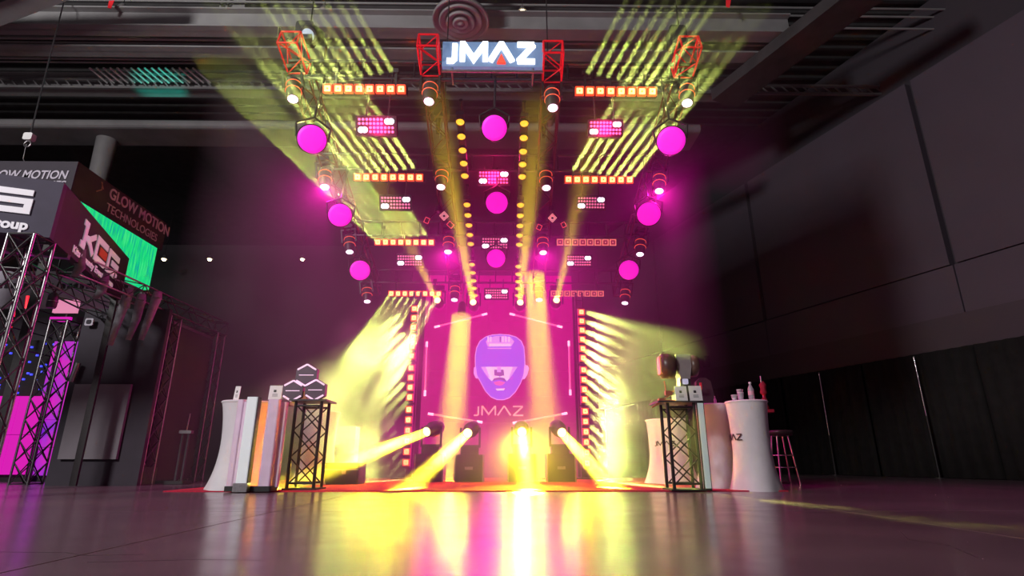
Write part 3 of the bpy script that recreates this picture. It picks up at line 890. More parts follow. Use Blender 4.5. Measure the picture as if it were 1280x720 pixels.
# ------------------------------------------------------------------ strip towers beside the screen
SYT = 11.45
for sgn, xs_, nm in ((-1, (518.5, 507.5), 'beside the green-lit smoke'), (1, (726, 734), 'on the panelled-wall side')):
    T0, B0 = at(xs_[0], 386, SYT), at(xs_[1], 581, SYT)
    xc = (T0.x + B0.x) / 2
    o = thing('light_tower', 'black upright tower carrying lit square cells, ' + nm, 'light tower', (xc, SYT + .2, .012))
    H = 3.9
    MB().box((-.07, .05, H / 2), (.04, .04, H)).build('post', M_BLACK, o)
    MB().box((.07, .05, H / 2), (.04, .04, H)).build('post', M_BLACK, o)
    MB().box((0, .05, .012), (.6, .5, .024)).build('base_plate', M_BLACK, o)
    rm = MB().box((0, .05, 0), (.14, .03, .03)).mesh('rung', M_BLACK)
    for i in range(12): put('rung', rm, o, T((0, 0, .2 + i * .32)))
    ysel = [(386, 445), (460, 496.5), (512, 578)] if sgn < 0 else [(389.5, 447), (462, 499), (514, 579)]
    for i, ((ya, yb), n) in enumerate(zip(ysel, (6, 4, 6))):
        za, zb = at(518, ya, SYT).z, at(510, yb, SYT).z
        pitch = (za - zb) / (n - 1)
        bp = V((xc, SYT + .02, (za + zb) / 2))
        q = pixel_bar('strip_bar', '%s strip of square lit cells on the tower %s' % (('upper', 'middle', 'lower')[i], nm), n, pitch, bp, rot((sgn * .15, -1, 0)), CELLS, True, 'strip bars on the towers', hang=False)
        # the cells of this strip throw their beams down and outward
        d = q.matrix_world.to_3x3().inverted() @ V((-.26, -.75, -.52) if sgn < 0 else (.13, -.8, -.30))
        zl = -d.normalized(); yl = V((0, 0, 1)); yl = (yl - zl * yl.dot(zl)).normalized(); xl = yl.cross(zl)
        M = Matrix((xl, yl, zl)).transposed().to_4x4(); M.translation = -zl * (n * pitch / 2 * abs(zl.z) + .04) + V((0, -.04, 0))
        area(q, M, .1, n * pitch, YEL, (P_STRIP_A if sgn < 0 else P_STRIP_B) * n / 16, 14 if sgn < 0 else 6, (n, 1))

# ------------------------------------------------------------------ yellow beam heads: four at the rear of the rig, four on the floor
M_LENSY = mat('white_hot_yellow_lens', (1, .9, .5), .3, emit=(1, .85, .35), es=3)
def beam_head(label, p, d, power, spread, hang, group, sc=1.0, zr=None, col=GOLD):
    o = thing('beam_head', label, 'moving head light', p, None, group)
    R = aim_z(d).to_4x4() @ Matrix.Scale(sc, 4)
    bo = MB().lathe([(.10, -.17), (.12, -.15), (.12, -.02), (.15, .0), (.15, .2), (.11, .28), (.04, .3)], 20).build('barrel', M_DGREY, o); bo.matrix_local = R
    ln = MB().lathe([(.0, -.18), (.07, -.178), (.098, -.166)], 20).build('lens', M_LENSY, o); ln.matrix_local = R
    s = 1 if hang else -1
    y = MB()
    for q in (-1, 1): y.box((q * .19 * sc, 0, s * .13 * sc), (.04 * sc, .1 * sc, .36 * sc))
    y.box((0, 0, s * .31 * sc), (.42 * sc, .12 * sc, .05 * sc)); y.build('yoke', M_BLACK, o)
    MB().rbox((0, 0, s * .40 * sc), (.36 * sc, .3 * sc, .14 * sc), .04, 2).build('base', M_BLACK, o)
    if hang:
        MB().cyl((0, 0, .46 * sc), (0, 0, max(.5 * sc, zr - p.z)), .03, n=8).build('clamp', M_STEEL, o)
    A = R.copy(); M = aim_z(d).to_4x4(); M.translation = V(d).normalized() * .2 * sc
    area(o, M, .16 * sc, .16 * sc, col, power, spread)
    return o
for (x, y, d, nm) in ((548, 378, (512, 303, 9.2), 'first from the smoke'), (592, 381, (551, 165, 6.6), 'second, below the amber bars'), (650, 381, (669, 175, 6.6), 'third, below the amber bars'), (695, 378, (717, 280, 8.6), 'fourth, on the panelled-wall side')):
    p = at(x, y, 12.15); d = at(*d) - p
    beam_head('yellow beam head pointing outward at the rear of the rig, ' + nm, p, d, P_REAR, 5, True, 'rear yellow beam heads', .8, rigz(12) + .1)
FLH = ((540, 537, (-.62, -1, -.34), 'first, nearest the smoke'), (588, 538, (-.27, -1, -.36), 'second, below the letter J'), (652, 537, (0.0, -1, -.30), 'third, below the letter Z'), (699, 537, (.22, -1, -.40), 'fourth, by the cell tower'))
for (x, y, d, nm) in FLH:
    p = at(x, y, 10.3)
    o = beam_head('floor beam head throwing a strong yellow beam forward, ' + nm, p, d, P_FLOOR, 6, False, 'floor beam heads', .9)
    M = aim_z(d).to_4x4(); M.translation = V(d).normalized() * .2
    if x == 652: area(o, M, .15, .15, GOLD, P_GLARE, 50, name='glare')
    c = thing('riser_case', 'black road case under the floor beam head, ' + nm, 'road case', (p.x, p.y, .012), None, 'riser cases')
    hz = p.z - .47 * .9 - .012
    MB().rbox((0, 0, hz / 2), (.5, .46, hz), .02, 2).build('body', M_BLACK, c)
    for sx in (-1, 1):
        for sy in (-1, 1): MB().box((sx * .245, sy * .225, hz / 2), (.025, .025, hz)).build('corner_edge', M_STEEL, c)
    MB().box((0, -.235, hz * .5), (.14, .015, .05)).build('handle', M_STEEL, c)
# two shafts of light from lamps clipped to the lowest row, shining down in front of the screen
for x, y, d, nm in ((577, 392, (-.03, -.24, -1), 'over the letter J'), (668, 340, (.035, -.2, -1), 'over the letter Z')):
    p = at(x, y, 11.6)
    o = thing('down_light', 'small black can light shining straight down, ' + nm, 'spotlight', p, aim_z(d), 'down lights at the lowest row')
    MB().lathe([(.08, -.02), (.09, 0), (.09, .22), (.05, .28)], 16).build('can', M_BLACK, o)
    MB().lathe([(.0, -.004), (.06, -.002), (.075, .01)], 16).build('lens', M_AMB, o)
    MB().cyl((0, 0, .25), (0, -.02, rigz(11.7) - p.z), .015, n=6).build('clamp', M_STEEL, o)
    area(o, T((0, 0, -.05)), .44, .44, GOLD, P_SHAFT, 9)

# ------------------------------------------------------------------ display furniture
def cover_table(p, label, rt, rw, rb, H, m=M_CLOTH, letters=None, ang=0):
    o = thing('cocktail_table', label, 'table', p, None, 'cocktail tables in white stretch covers')
    prof = []
    for i in range(15):
        t = i / 14
        r = rw + (rb - rw) * max(0, 1 - t / .55) ** 2.2 + (rt - rw) * max(0, (t - .45) / .55) ** 2.4
        prof.append((r, H * t))
    prof[-1] = (rt, H - .015)
    # four-footed flare at the hem
    b = MB(); n = 40; vs = []
    for r, z in prof:
        for i in range(n):
            t = 2 * math.pi * i / n
            k = 1 + .08 * math.cos(4 * t + .6) * max(0, 1 - z / (.5 * H)) ** 2
            vs.append((r * k * math.cos(t), r * k * math.sin(t), z))
    b.add(vs, [(j * n + i, j * n + (i + 1) % n, (j + 1) * n + (i + 1) % n, (j + 1) * n + i) for j in range(len(prof) - 1) for i in range(n)], True)
    b.build('cover', m, o)
    MB().lathe([(rt, H - .03), (rt + .012, H - .015), (rt, H), (.0, H)], 40).build('table_top', m, o)
    if letters:
        def bend(q):
            t = ang + q.x / rw
            r = rw + .02 - q.y
            return V((r * math.sin(t), -r * math.cos(t), q.z))
        jmaz(o, -.17, .17, letters, .085, .014, -.002, .004, M_INK, .02, bend=bend, name='printed_letter')
    return o
Z0 = .012
pT1 = atz(905, 611, Z0); pT1.y += .30
cover_table(pT1 + V((.06, 0, 0)), 'white stretch-covered cocktail table next to the truss pedestal with the placards', .25, .225, .30, 1.12)
pT2 = atz(951, 614.5, 0); pT2.y += .25
cover_table(pT2 + V((.06, 0, 0)), 'white stretch-covered cocktail table carrying the water bottle, lettered AZ', .265, .235, .31, 1.13, letters=.66, ang=-1.5)
T2 = pT2 + V((.06, 0, 0))
pT3 = atz(838, 606, Z0); pT3.y += .2
cover_table(pT3 + V((.22, .45, 0)), 'white cocktail table glowing red behind the placard pedestal', .36, .33, .42, 1.02, letters=.62, ang=-.5)
pL = atz(297, 613.5, Z0); pL.y += .42
cover_table(pL + V((-.2, 0, 0)), 'white stretch-covered cocktail table at the far end of the red carpet', .33, .27, .40, 1.12)
pL2 = atz(372, 607, Z0); pL2.y += .4
cover_table(pL2 + V((.05, .2, 0)), 'white cocktail table behind the truss pedestal with the hexagon lights', .30, .26, .36, 1.12)
pL3 = atz(446, 606, Z0)
o = thing('pedestal_table', 'pale square-topped pedestal half lost in the yellow smoke', 'table', V((at(438, 575, 10.1).x, 10.1, Z0)))
MB().rbox((-.16, 0, .62), (.5, .3, .62), .03, 1).build('cabinet', M_WHITE, o)
MB().rbox((.0, 0, .16), (.12, .2, .32), .02, 2).build('column', M_WHITE, o)
MB().lathe([(.2, 0), (.2, .02), (.08, .03)], 20).build('foot', M_WHITE, o)

# bottle, cups on the lettered table
M_PET = mat('clear_plastic', (.75, .72, .78), .12, trans=.5, spec=.6)
M_LAB = mat('bottle_label', (.75, .4, .5), .5, noise=.1)
def bottle(p, h, label, lab=True):
    o = thing('bottle', label, 'bottle', p)
    r = h * .15
    MB().lathe([(r * .9, 0), (r, .01), (r, h * .62), (r * .8, h * .7), (r * .38, h * .84), (r * .38, h * .92)], 16).build('body', M_PET, o)
    MB().lathe([(r * .45, h * .92), (r * .45, h), (.0, h)], 12).build('cap', M_WHITE, o)
    if lab: MB().lathe([(r * 1.03, h * .3), (r * 1.03, h * .52)], 16, caps=False).build('label_band', M_LAB, o)
def cup(p, h, r, label, m=M_PET, straw=False, cat='cup', nm='cup'):
    o = thing(nm, label, cat, p)
    MB().lathe([(r * .72, 0), (r, h), (r * .92, h), (r * .66, .012)], 14).build('wall', m, o)
    MB().torus(r * .97, .004, h, 14, 4).build('rim', M_WHITE, o)
    if straw: MB().cyl((0, 0, .02), (r * .9, 0, h * 1.5), .004, n=5).build('straw', M_LAB, o)
ZT = 1.13
bottle(T2 + V((.06, -.06, ZT)), .25, 'clear water bottle with a white cap on the lettered table')
cup(T2 + V((-.10, -.10, ZT)), .10, .04, 'clear cup with a straw next to the water bottle', straw=True)
cup(T2 + V((-.05, .05, ZT)), .16, .035, 'tall pink-lit tumbler behind the clear cup')
cup(T2 + V((-.17, -.05, ZT)), .075, .04, 'low clear cup near the edge of the lettered table')
bottle(pT1 + V((.13, .02, 1.12)), .12, 'tiny bottle standing on the table next to the placard pedestal', False)

def placard(p, w, h, label, lean=.15):
    o = thing('placard', label, 'placard', p, Matrix.Rotation(-lean, 3, 'X'))
    MB().rbox((0, 0, h / 2), (w, .008, h), .004, 1).build('card', M_PAPER, o)
    MB().rbox((-w * .04, -.006, h * .62), (w * .2, .004, h * .16), .004, 1).build('printed_mark', M_INK, o)
    for zz in (.40, .33, .26): MB().box((0, -.006, h * zz), (w * .42, .004, h * .025)).build('printed_line', M_GSTEEL, o)
    MB().box((0, .05, .006), (w * .8, .11, .008)).build('easel_foot', M_PAPER, o)
def pedestal(p, label, H, w, wide):
    o = thing('truss_pedestal', label, 'pedestal', p, None, 'truss pedestals on the carpet')
    h = w / 2; r = .022; d = .32
    for (a, b) in ((-h, -d / 2), (h, -d / 2), (h, d / 2), (-h, d / 2)):
        MB().cyl((a, b, .02), (a, b, H - .02), r, n=10).build('chord', M_TRUSSB, o)
    n = 3
    for f in (-d / 2, d / 2):
        for i in range(n):
            z0, z1 = .06 + (H - .12) * i / n, .06 + (H - .12) * (i + 1) / n
            MB().cyl((-h, f, z0), (h, f, z1), .010, n=6).build('brace', M_TRUSSB, o)
            MB().cyl((h, f, z0), (-h, f, z1), .010, n=6).build('brace', M_TRUSSB, o)
        for z in (.08, H - .08): MB().cyl((-h, f, z), (h, f, z), .014, n=6).build('cross_bar', M_TRUSSB, o)
    MB().rbox((0, 0, H - .01), (wide, d + .14, .02), .01, 2).build('top_plate', M_DGREY, o)
    MB().rbox((0, 0, .01), (w + .1, d + .1, .02), .01, 2).build('base_plate', M_BLACK, o)
    return o
# pedestal with placards
pP = atz(861, 613.5, Z0) + V((0, .18, 0))
HP = at(862, 503, pP.y).z - Z0
pedestal(pP, 'black truss pedestal carrying two white placards and a moving head', HP, .34, .62)
q = thing('light_bar_post', 'pale upright light bar leaning against the placard pedestal', 'light bar', pP + V((.235, -.2, 0)))
M_PALE = mat('pale_diffuser', (.55, .62, .62), .5, emit=(.45, .62, .60), es=.22)
MB().rbox((0, .0, HP / 2), (.09, .06, HP - .01), .01, 2).build('housing', M_BLACK, q)
MB().rbox((-.005, -.034, HP / 2), (.075, .012, HP - .06), .006, 2).build('diffuser', M_PALE, q)
zt = HP + Z0
placard(V((at(851, 490, pP.y - .12).x, pP.y - .14, zt)), .155, .2, 'white placard with a dark mark, the one below the moving head')
placard(V((at(869, 490, pP.y - .12).x, pP.y - .14, zt)), .165, .205, 'white placard with printed lines, next to the dark cushion')
# boxy moving head with two round shells on the pedestal
o = thing('moving_head', 'dark moving head with two rounded shells and a grey tapered yoke on the pedestal', 'moving head light', V((at(856, 500, pP.y).x, pP.y + .04, zt)))
M_BRONZE = mat('bronze_shell', (.10, .055, .04), .35, noise=.2, nscale=15)
M_GYOKE = mat('grey_yoke', (.30, .27, .27), .4, noise=.1)
MB().rbox((0, 0, .05), (.26, .24, .1), .03, 2).build('base', M_BLACK, o)
MB().prism([(-.07, .1), (.09, .1), (.075, .33), (-.055, .33)], -.10, .06).build('yoke_foot', M_DGREY, o)
MB().prism([(-.05, .30), (.07, .30), (.10, .46), (.10, .63), (-.09, .63), (-.09, .48)], -.13, .08).build('yoke', M_GYOKE, o)
MB().rbox((.005, -.115, .265), (.07, .03, .07), .012, 1).build('display', mat('pale_display', (.4, .4, .5), .3, emit=(.6, .55, .8), es=.5), o)
for s, x0, x1, r in ((-1, -.10, -.29, .19), (1, .10, .22, .165)):
    b = MB().lathe([(r * .5, x0), (r * .96, x0 + (x1 - x0) * .06), (r, x0 + (x1 - x0) * .5), (r * .96, x0 + (x1 - x0) * .85), (r * .7, x1)], 26, Matrix(((0, 0, 1), (0, 1, 0), (1, 0, 0))))
    b.v = [(v[0], v[1], v[2] * .92 + .49) for v in b.v]
    b.build('shell', M_BRONZE, o)
M_AMBG = mat('amber_glass', (.8, .45, .15), .25, emit=(1, .42, .1), es=.12)
b = MB().rbox((-.292, -.02, .49), (.03, .14, .24), .015, 0).build('front_glass', M_AMBG, o)
# folded copper-coloured arm stand left of the placards
M_COPP = mat('copper_paint', (.62, .22, .14), .35, .5)
o = thing('arm_stand', 'small copper-coloured folding arm stand reaching off the pedestal', 'stand', V((at(838, 500, pP.y - .1).x, pP.y - .1, zt)))
MB().path([(.06, 0, .01), (-.10, 0, .015), (-.25, 0, -.075)], .012, 6).build('lower_arm', M_COPP, o)
MB().path([(-.10, 0, .02), (.0, 0, .09), (.05, 0, .14)], .011, 6).build('link', M_COPP, o)
MB().rbox((-.02, 0, .11), (.09, .05, .06), .01, 1).build('joint_block', M_COPP, o)
MB().cyl((-.05, 0, .13), (-.06, 0, .27), .009, n=6).build('upper_arm', M_COPP, o)
MB().rbox((-.12, 0, .025), (.08, .06, .03), .01, 1).build('clamp_block', M_COPP, o)
# black chair back behind the placards, with a red cushion
pC = at(886, 505, pP.y + 1.15)
o = thing('tall_chair', 'dark high-backed chair with a rounded back behind the second placard', 'chair', V((pC.x, pC.y, Z0)))
zb = at(886, 505, pC.y).z - Z0; zt2 = at(883, 471, pC.y).z - Z0
MB().prism([(-.13, zb - .25), (.13, zb - .25), (.15, zb + .1), (.11, zt2 - .05), (.04, zt2), (-.05, zt2), (-.12, zt2 - .06), (-.14, zb + .1)], .12, .2).build('backrest', mat('dark_leather', (.05, .03, .04), .4, noise=.2), o)
MB().rbox((0, 0, .72), (.36, .36, .09), .05, 2).build('seat', MATS['dark_leather'], o)
MB().cyl((0, 0, .03), (0, 0, .68), .03, n=10).build('column', M_CHROME, o)
MB().box((0, .14, (zb + .7) / 2 - .1), (.1, .04, zb - .5)).build('back_support', M_BLACK, o)
MB().lathe([(.2, 0), (.2, .02), (.04, .04)], 24).build('foot', M_CHROME, o)
MB().rbox((-.17, -.04, zb + .24), (.1, .02, .03), .01, 1).box((-.11, -.04, zb + .27), (.03, .02, .1)).box((-.11, .06, zb + .22), (.02, .2, .03)).build('red_strap', mat('red_fabric', (.6, .02, .06), .8), o)

# bar stools and red garment beyond the lettered table
pS = atz(993, 606, 0)
def stool(p, label, hs=.78):
    o = thing('bar_stool', label, 'bar stool', p, None, 'bar stools by the black drape')
    MB().lathe([(.06, hs - .05), (.2, hs - .03), (.22, hs + .02), (.2, hs + .05), (.0, hs + .06)], 24).build('seat', mat('black_vinyl', (.03, .02, .022), .35, noise=.1), o)
    for a in range(4):
        t = math.radians(45 + 90 * a)
        MB().cyl((.13 * math.cos(t), .13 * math.sin(t), hs - .04), (.22 * math.cos(t), .22 * math.sin(t), .0), .014, n=8).build('leg', M_CHROME, o)
    for z, r in ((.26, .195), (.45, .17)): MB().torus(r, .009, z, 20, 5).build('foot_ring', M_CHROME, o)
stool(pS + V((.02, .3, 0)), 'chrome-legged bar stool with black seat beside the lettered table', .8)
stool(pS + V((-.20, 1.0, 0)), 'second chrome-legged bar stool, further back towards the drape', .8)
M_RED = mat('red_cloth', (.30, .008, .03), .8, noise=.3, nscale=15, emit=None)
pR = pS + V((.0, .62, 0))
o = thing('coat_stand', 'thin chrome stand with red cloth draped over it behind the bar stool', 'stand', pR)
zt_ = at(982, 470, pR.y).z
MB().cyl((0, 0, .0), (-.02, 0, zt_), .014, n=8).build('pole', M_CHROME, o)
MB().lathe([(.22, 0), (.22, .015), (.03, .04)], 20).build('base', M_BLACK, o)
for zz, r in ((zt_ - .22, .055), (zt_ - .48, .05), (zt_ - .36, .025)):
    b = MB().lathe([(.01, -.13), (r, -.08), (r * .7, .0), (r, .06), (.01, .13)], 10)
    b.v = [(v[0] + random.uniform(-.015, .015), v[1], v[2] + zz) for v in b.v]; b.build('red_cloth', M_RED, o)
b = MB().rbox((-.13, -.05, zt_ - .62), (.42, .2, .05), .02, 2)
b.build('tray', M_RED, o)

# left group: tube display, sign card, hexagon lights
pD = atz(306, 614.5, Z0)
o = thing('tube_display', 'white upright light tubes on a black foot beside the carpet edge', 'display stand', pD)
HT = at(320, 497, pD.y).z - Z0
M_TW = mat('white_tube_diffuser', (.82, .86, .88), .35, emit=(.8, .9, .95), es=.16)
M_TP = mat('pink_lit_tube', (.82, .62, .80), .35, noise=.05)  # pinkish light on the white tubes, put into their base colour
MB().rbox((.03, .1, .03), (.56, .24, .06), .02, 2).build('base_plate', M_BLACK, o)
MB().rbox((-.02, -.06, .05), (.17, .1, .1), .01, 1).build('front_block', M_STEEL, o)
tb = MB().rbox((-.02, -.05, HT / 2 + .05), (.135, .09, HT - .1), .015, 2).build('tube', M_TW, o)
MB().box((.052, -.045, HT / 2 + .05), (.012, .092, HT - .1)).build('side_rail', M_BLACK, o)
for x, y, w, h in ((.20, .06, .15, HT - .03), (-.15, .08, .07, HT - .06), (-.235, .1, .08, HT - .03), (.30, .14, .08, HT - .06)):
    MB().rbox((x, y, h / 2 + .03), (w, .07, h - .03), .02, 2).build('tube', M_TP, o)
placard(V((at(296, 505, pL.y - .1).x, pL.y - .15, 1.12 + Z0)), .07, .2, 'narrow white placard on the far cocktail table')
pX = at(344, 500, pL.y + .1)
o = thing('card_holder_post', 'black post behind the tubes holding up a sign card', 'stand', V((pX.x + .03, pX.y, Z0)))
MB().cyl((0, 0, .02), (0, 0, pX.z - Z0), .02, n=8).build('pole', M_BLACK, o)
MB().lathe([(.16, 0), (.16, .02), (.03, .03)], 20).build('base', M_BLACK, o)
MB().rbox((.06, 0, pX.z - Z0 - .04), (.3, .2, .07), .01, 2).build('shelf', mat('maroon_box', (.12, .02, .05), .6), o)
placard(V((pX.x - .0, pX.y - .03, pX.z - .003)), .175, .2, 'white sign card between the tubes and the hexagon lights', .1)
# truss pedestal with hexagons
pH = atz(374, 612.5, Z0) + V((0, .18, 0))
HH = at(374, 501, pH.y).z - Z0
pedestal(pH, 'black truss pedestal carrying the three hexagon lights', HH, .34, .5)
M_HEXF = mat('hexagon_face', (.10, .06, .09), .45, noise=.15)
M_HEXL = mat('hexagon_light_edge', (.85, .65, .8), .4, emit=(1, .62, .85), es=.62)
o = thing('hexagon_light', 'cluster of three hexagon panels with pale glowing edges on the pedestal', 'decor light', V((at(380, 498, pH.y).x, pH.y - .05, HH + Z0)))
cen = [((383, 478), .165), ((365, 490), .15), ((394, 489), .15)]
for (x, y), r in (((384.5, 469.5), .165), ((367.5, 489), .155), ((395.5, 488), .155)):
    c = at(x, y, pH.y - .05) - o.location
    hx = [(math.sin(math.radians(60 * k)) * r, math.cos(math.radians(60 * k)) * r) for k in range(6)]
    pn = MB().prism([(c.x + a, c.z + b) for a, b in hx], -.05, .03).build('hexagon_panel', M_HEXF, o)
    e = MB()
    for k in range(6):
        if k == (1, 4, 4)[0] and False: continue
        a, b_ = hx[k], hx[(k + 1) % 6]
        if (k in (1, 4)): continue
        e.stroke([(c.x + a[0] * .88, c.z + a[1] * .88), (c.x + b_[0] * .88, c.z + b_[1] * .88)], .022, -.058, -.05)
    e.build('light_edge', M_HEXL, pn)
    MB().stroke([(c.x - r * .6, c.z), (c.x + r * .6, c.z)], .01, -.056, -.05).build('seam_line', M_HEXL, pn)
MB().prism([(-.07, 0), (.07, 0), (.04, .12), (-.04, .12)], -.03, .05).build('foot', mat('orange_foot', (.5, .15, .05), .5), o)
# dark flight case half lost in the smoke
pK = atz(410, 606, Z0) + V((0, .35, 0))
o = thing('flight_case', 'low black flight case in the smoke beside the hexagon pedestal', 'case', pK)
MB().rbox((0, 0, .16), (.85, .5, .32), .03, 2).build('body', M_BLACK, o)
MB().box((0, -.255, .22), (.84, .012, .02)).build('lid_edge', M_STEEL, o)
for s in (-.2, .2): MB().rbox((s, -.262, .19), (.06, .02, .07), .008, 1).build('latch', M_STEEL, o)

# ------------------------------------------------------------------ rival booth on the other side of the aisle
M_HDR = mat('charcoal_header_cloth', (.058, .05, .08), .8, noise=.1, nscale=4)
M_HDRD = mat('dark_header_cloth', (.035, .028, .04), .8, noise=.1, nscale=4)
M_LETG = mat('grey_lettering', (.46, .42, .5), .6)
M_LETW = mat('glowing_white_lettering', (.72, .70, .76), .6, emit=(.75, .72, .8), es=.18)  # letters are no lamp; a faint glow is put into them
GX, GY0, GY1, GZ0, GZ1 = -6.36, 7.38, 9.65, 4.08, 4.62
g = thing('header_tower', 'dark overhead header reading GLOW MOTION TECHNOLOGIES above a green screen', 'header sign', (GX, GY0, 0))
MB().box((-1.9, (GY1 - GY0) / 2, (GZ0 + GZ1) / 2), (3.8, GY1 - GY0, GZ1 - GZ0)).build('header_box', M_HDRD, g)
RS = Matrix.Rotation(math.pi / 2, 4, 'Z')      # stands text on the side face: reads along +Y, faces +X
text('side_title', 'GLOW MOTION', .30, M_LETG, g, T((.006, .72, 4.40)) @ RS @ Matrix.Diagonal((.74, 1, .85, 1)), .006)
text('side_subtitle', 'TECHNOLOGIES', .23, M_LETG, g, T((.006, .72, 4.17)) @ RS @ Matrix.Diagonal((.79, 1, .85, 1)), 0)
text('front_title', 'GLOW MOTION', .19, M_LETG, g, T((-.10, -.006, 4.33)) @ Matrix.Diagonal((.86, 1, 1, 1)), .004, align='RIGHT', shear=.15)
text('front_subtitle', 'TECHNOLOGIES', .165, M_LETG, g, T((-.10, -.006, 4.18)), .002, align='RIGHT', shear=.15)
MB().stroke([(-.1, .0), (0, .08), (-.02, .2)], .02, -.003, .003).stroke([(.03, .1), (-.04, .2)], .02, -.003, .003).build('side_emblem', mat('dim_gold', (.3, .22, .12), .5), g).matrix_local = T((.006, .55, 4.36)) @ RS
def screen_green():
    m = bpy.data.materials.new('green_screen_content'); m.use_nodes = True
    nt = m.node_tree; b = nt.nodes['Principled BSDF']
    tc = nt.nodes.new('ShaderNodeTexCoord'); mp = nt.nodes.new('ShaderNodeMapping'); mp.inputs['Scale'].default_value = (1, 14, 1.2)
    n = nt.nodes.new('ShaderNodeTexNoise'); n.inputs['Scale'].default_value = 2.2; n.inputs['Detail'].default_value = 4
    nt.links.new(tc.outputs['Object'], mp.inputs[0]); nt.links.new(mp.outputs[0], n.inputs['Vector'])
    cr = nt.nodes.new('ShaderNodeValToRGB'); e = cr.color_ramp.elements
    e[0].position = .3; e[0].color = (.0, .30, .42, 1); e[1].position = .75; e[1].color = (.10, .95, .30, 1)
    k = e.new(.5); k.color = (.0, .80, .22, 1)
    nt.links.new(n.outputs['Fac'], cr.inputs[0]); nt.links.new(cr.outputs[0], b.inputs['Emission Color'])
    b.inputs['Base Color'].default_value = (.01, .02, .02, 1); b.inputs['Emission Strength'].default_value = .85
    m.cycles.emission_sampling = 'NONE'
    return m
M_GREEN = screen_green()
MB().box((-.06, 1.12, 3.68), (.1, 2.06, .8)).build('green_screen', M_GREEN, g)
for xx in (-.12, -3.7):
    for yy in (.03, 2.2): MB().box((xx, yy, 2.0), (.1, .08, 4.1)).build('post', M_BLACK, g)
spot(g, (-.3, 1.2, 4.75), atz(205, 96, 10.3) - V((GX - .3, GY0 + 1.2, 4.75)), 13, (.02, 1, .75), 1000, .05, .7, name='teal_uplight')

# KEG header, turned a little
KC = V((-5.2, 5.92, 0)); kd = V((-.33, .944, 0)).normalized()
RK = Matrix((V((kd.y, -kd.x, 0)), kd, V((0, 0, 1)))).transposed()
kz0, kz1, kL = 2.80, 3.50, 2.75
kh = thing('header_sign', 'charcoal overhead header with white KEG lettering on both faces', 'header sign', KC, RK)
MB().box((-1.6, .05, (kz0 + kz1) / 2), (3.2, .1, kz1 - kz0)).build('front_face', M_HDR, kh)
MB().box((-.05, kL / 2 + .05, (kz0 + kz1) / 2), (.1, kL - .1, kz1 - kz0)).build('side_face', M_HDRD, kh)
M_REDP = mat('glowing_red_print', (.45, .06, .03), .6, emit=(.6, .08, .03), es=.15)  # printed bar with a slight glow added to its colour
def keg(o, Mx, x0, z0, h, w):
    st = h * .27
    def P(i, pts): return [(x0 + i * w * 1.12 + q[0] * w, z0 + st / 2 + q[1] * (h - st)) for q in pts]
    b = MB()
    b.stroke(P(0, [(.18, -.02), (.18, 1.15)]), st, -.006, .006).stroke(P(0, [(.25, .45), (.55, .55), (.95, .95)]), st * .8, -.006, .006).stroke(P(0, [(.3, .5), (.62, .35), (.95, -.05)]), st * .8, -.006, .006)
    b.stroke(P(0, [(-.05, .0), (.3, .0)]), st * .9, -.006, .006).stroke(P(0, [(-.05, 1.1), (.3, 1.1)]), st * .8, -.006, .006)
    b.build('letter_k', M_LETW, o).matrix_local = Mx
    b = MB().stroke(P(1, [(.95, 1), (.05, 1), (.05, 0), (.95, 0)]), st * .9, -.006, .006)
    b.build('letter_e', M_LETW, o).matrix_local = Mx
    q0, q1 = P(1, [(.32, .28), (.95, .72)])
    MB().prism([(q0[0], q0[1]), (q1[0], q0[1]), (q1[0], q1[1]), (q0[0], q1[1])], -.006, .006).build('red_bar', M_REDP, o).matrix_local = Mx
    b = MB().stroke(P(2, [(1, 1), (.05, 1), (.05, 0), (.95, 0), (.95, .52), (.35, .52)]), st * .85, -.006, .006)
    b.build('letter_g', M_LETW, o).matrix_local = Mx
keg(kh, T((.012, 0, 0)) @ RS, .80, 2.99, .36, .46)
text('side_tagline', 'Kits County Event Group', .17, M_LETW, kh, T((.012, .62, 2.86)) @ RS @ Matrix.Diagonal((.92, 1, .75, 1)), .004)
keg(kh, T((0, -.012, 0)), -1.74, 3.04, .31, .46)
text('front_tagline', 'Kits County Event Group', .16, M_LETW, kh, T((-.22, -.008, 2.86)), .006, align='RIGHT')
for (x, y) in ((-.06, kL - .06), (-3.1, .06)): MB().box((x, y, 1.42), (.08, .08, 2.8)).build('post', M_BLACK, kh)
MB().box((-1.6, .6, 2.78), (3.2, .08, .06)).build('bottom_rail', M_STEEL, kh)

# trusses of the rival booth
M_TRUSSK = mat('dark_truss_tube', (.12, .11, .12), .22, .9)
def vtruss(name, label, x, y, z0, z1, s, seg=.34, **kw):
    return truss(name, label, (x, y, z0), (x, y, z1), s, M_TRUSSK, seg, up=(0, 1, 0), cross=True, **kw)
pA = at(42, 400, 5.75)
vtruss('truss_tower', 'nearest dark truss tower below the KEG header', -5.42, 5.95, 0, 2.8, .29, own_braces=True, group='truss towers of the rival booth')
vtruss('truss_tower', 'dark truss tower in front of the pink screen', at(58, 500, 9.6).x, 9.6, 0, 2.7, .30, own_braces=True, group='truss towers of the rival booth')
vtruss('truss_tower', 'dark truss tower beside the plain grey panel', at(190, 500, 9.3).x, 9.3, 0, 2.72, .3, group='truss towers of the rival booth')
vtruss('truss_tower', 'farthest dark truss tower, at the corner near the white cocktail table', at(258, 480, 10.9).x, 10.9, 0, 2.78, .28, group='truss towers of the rival booth')
xb = at(258, 480, 10.9).x
truss('top_truss', 'dark horizontal truss joining the two rear towers of the rival booth', (at(190, 500, 9.3).x, 7.0, 2.86), (xb, 11.1, 2.92), .26, M_TRUSSK, .34)
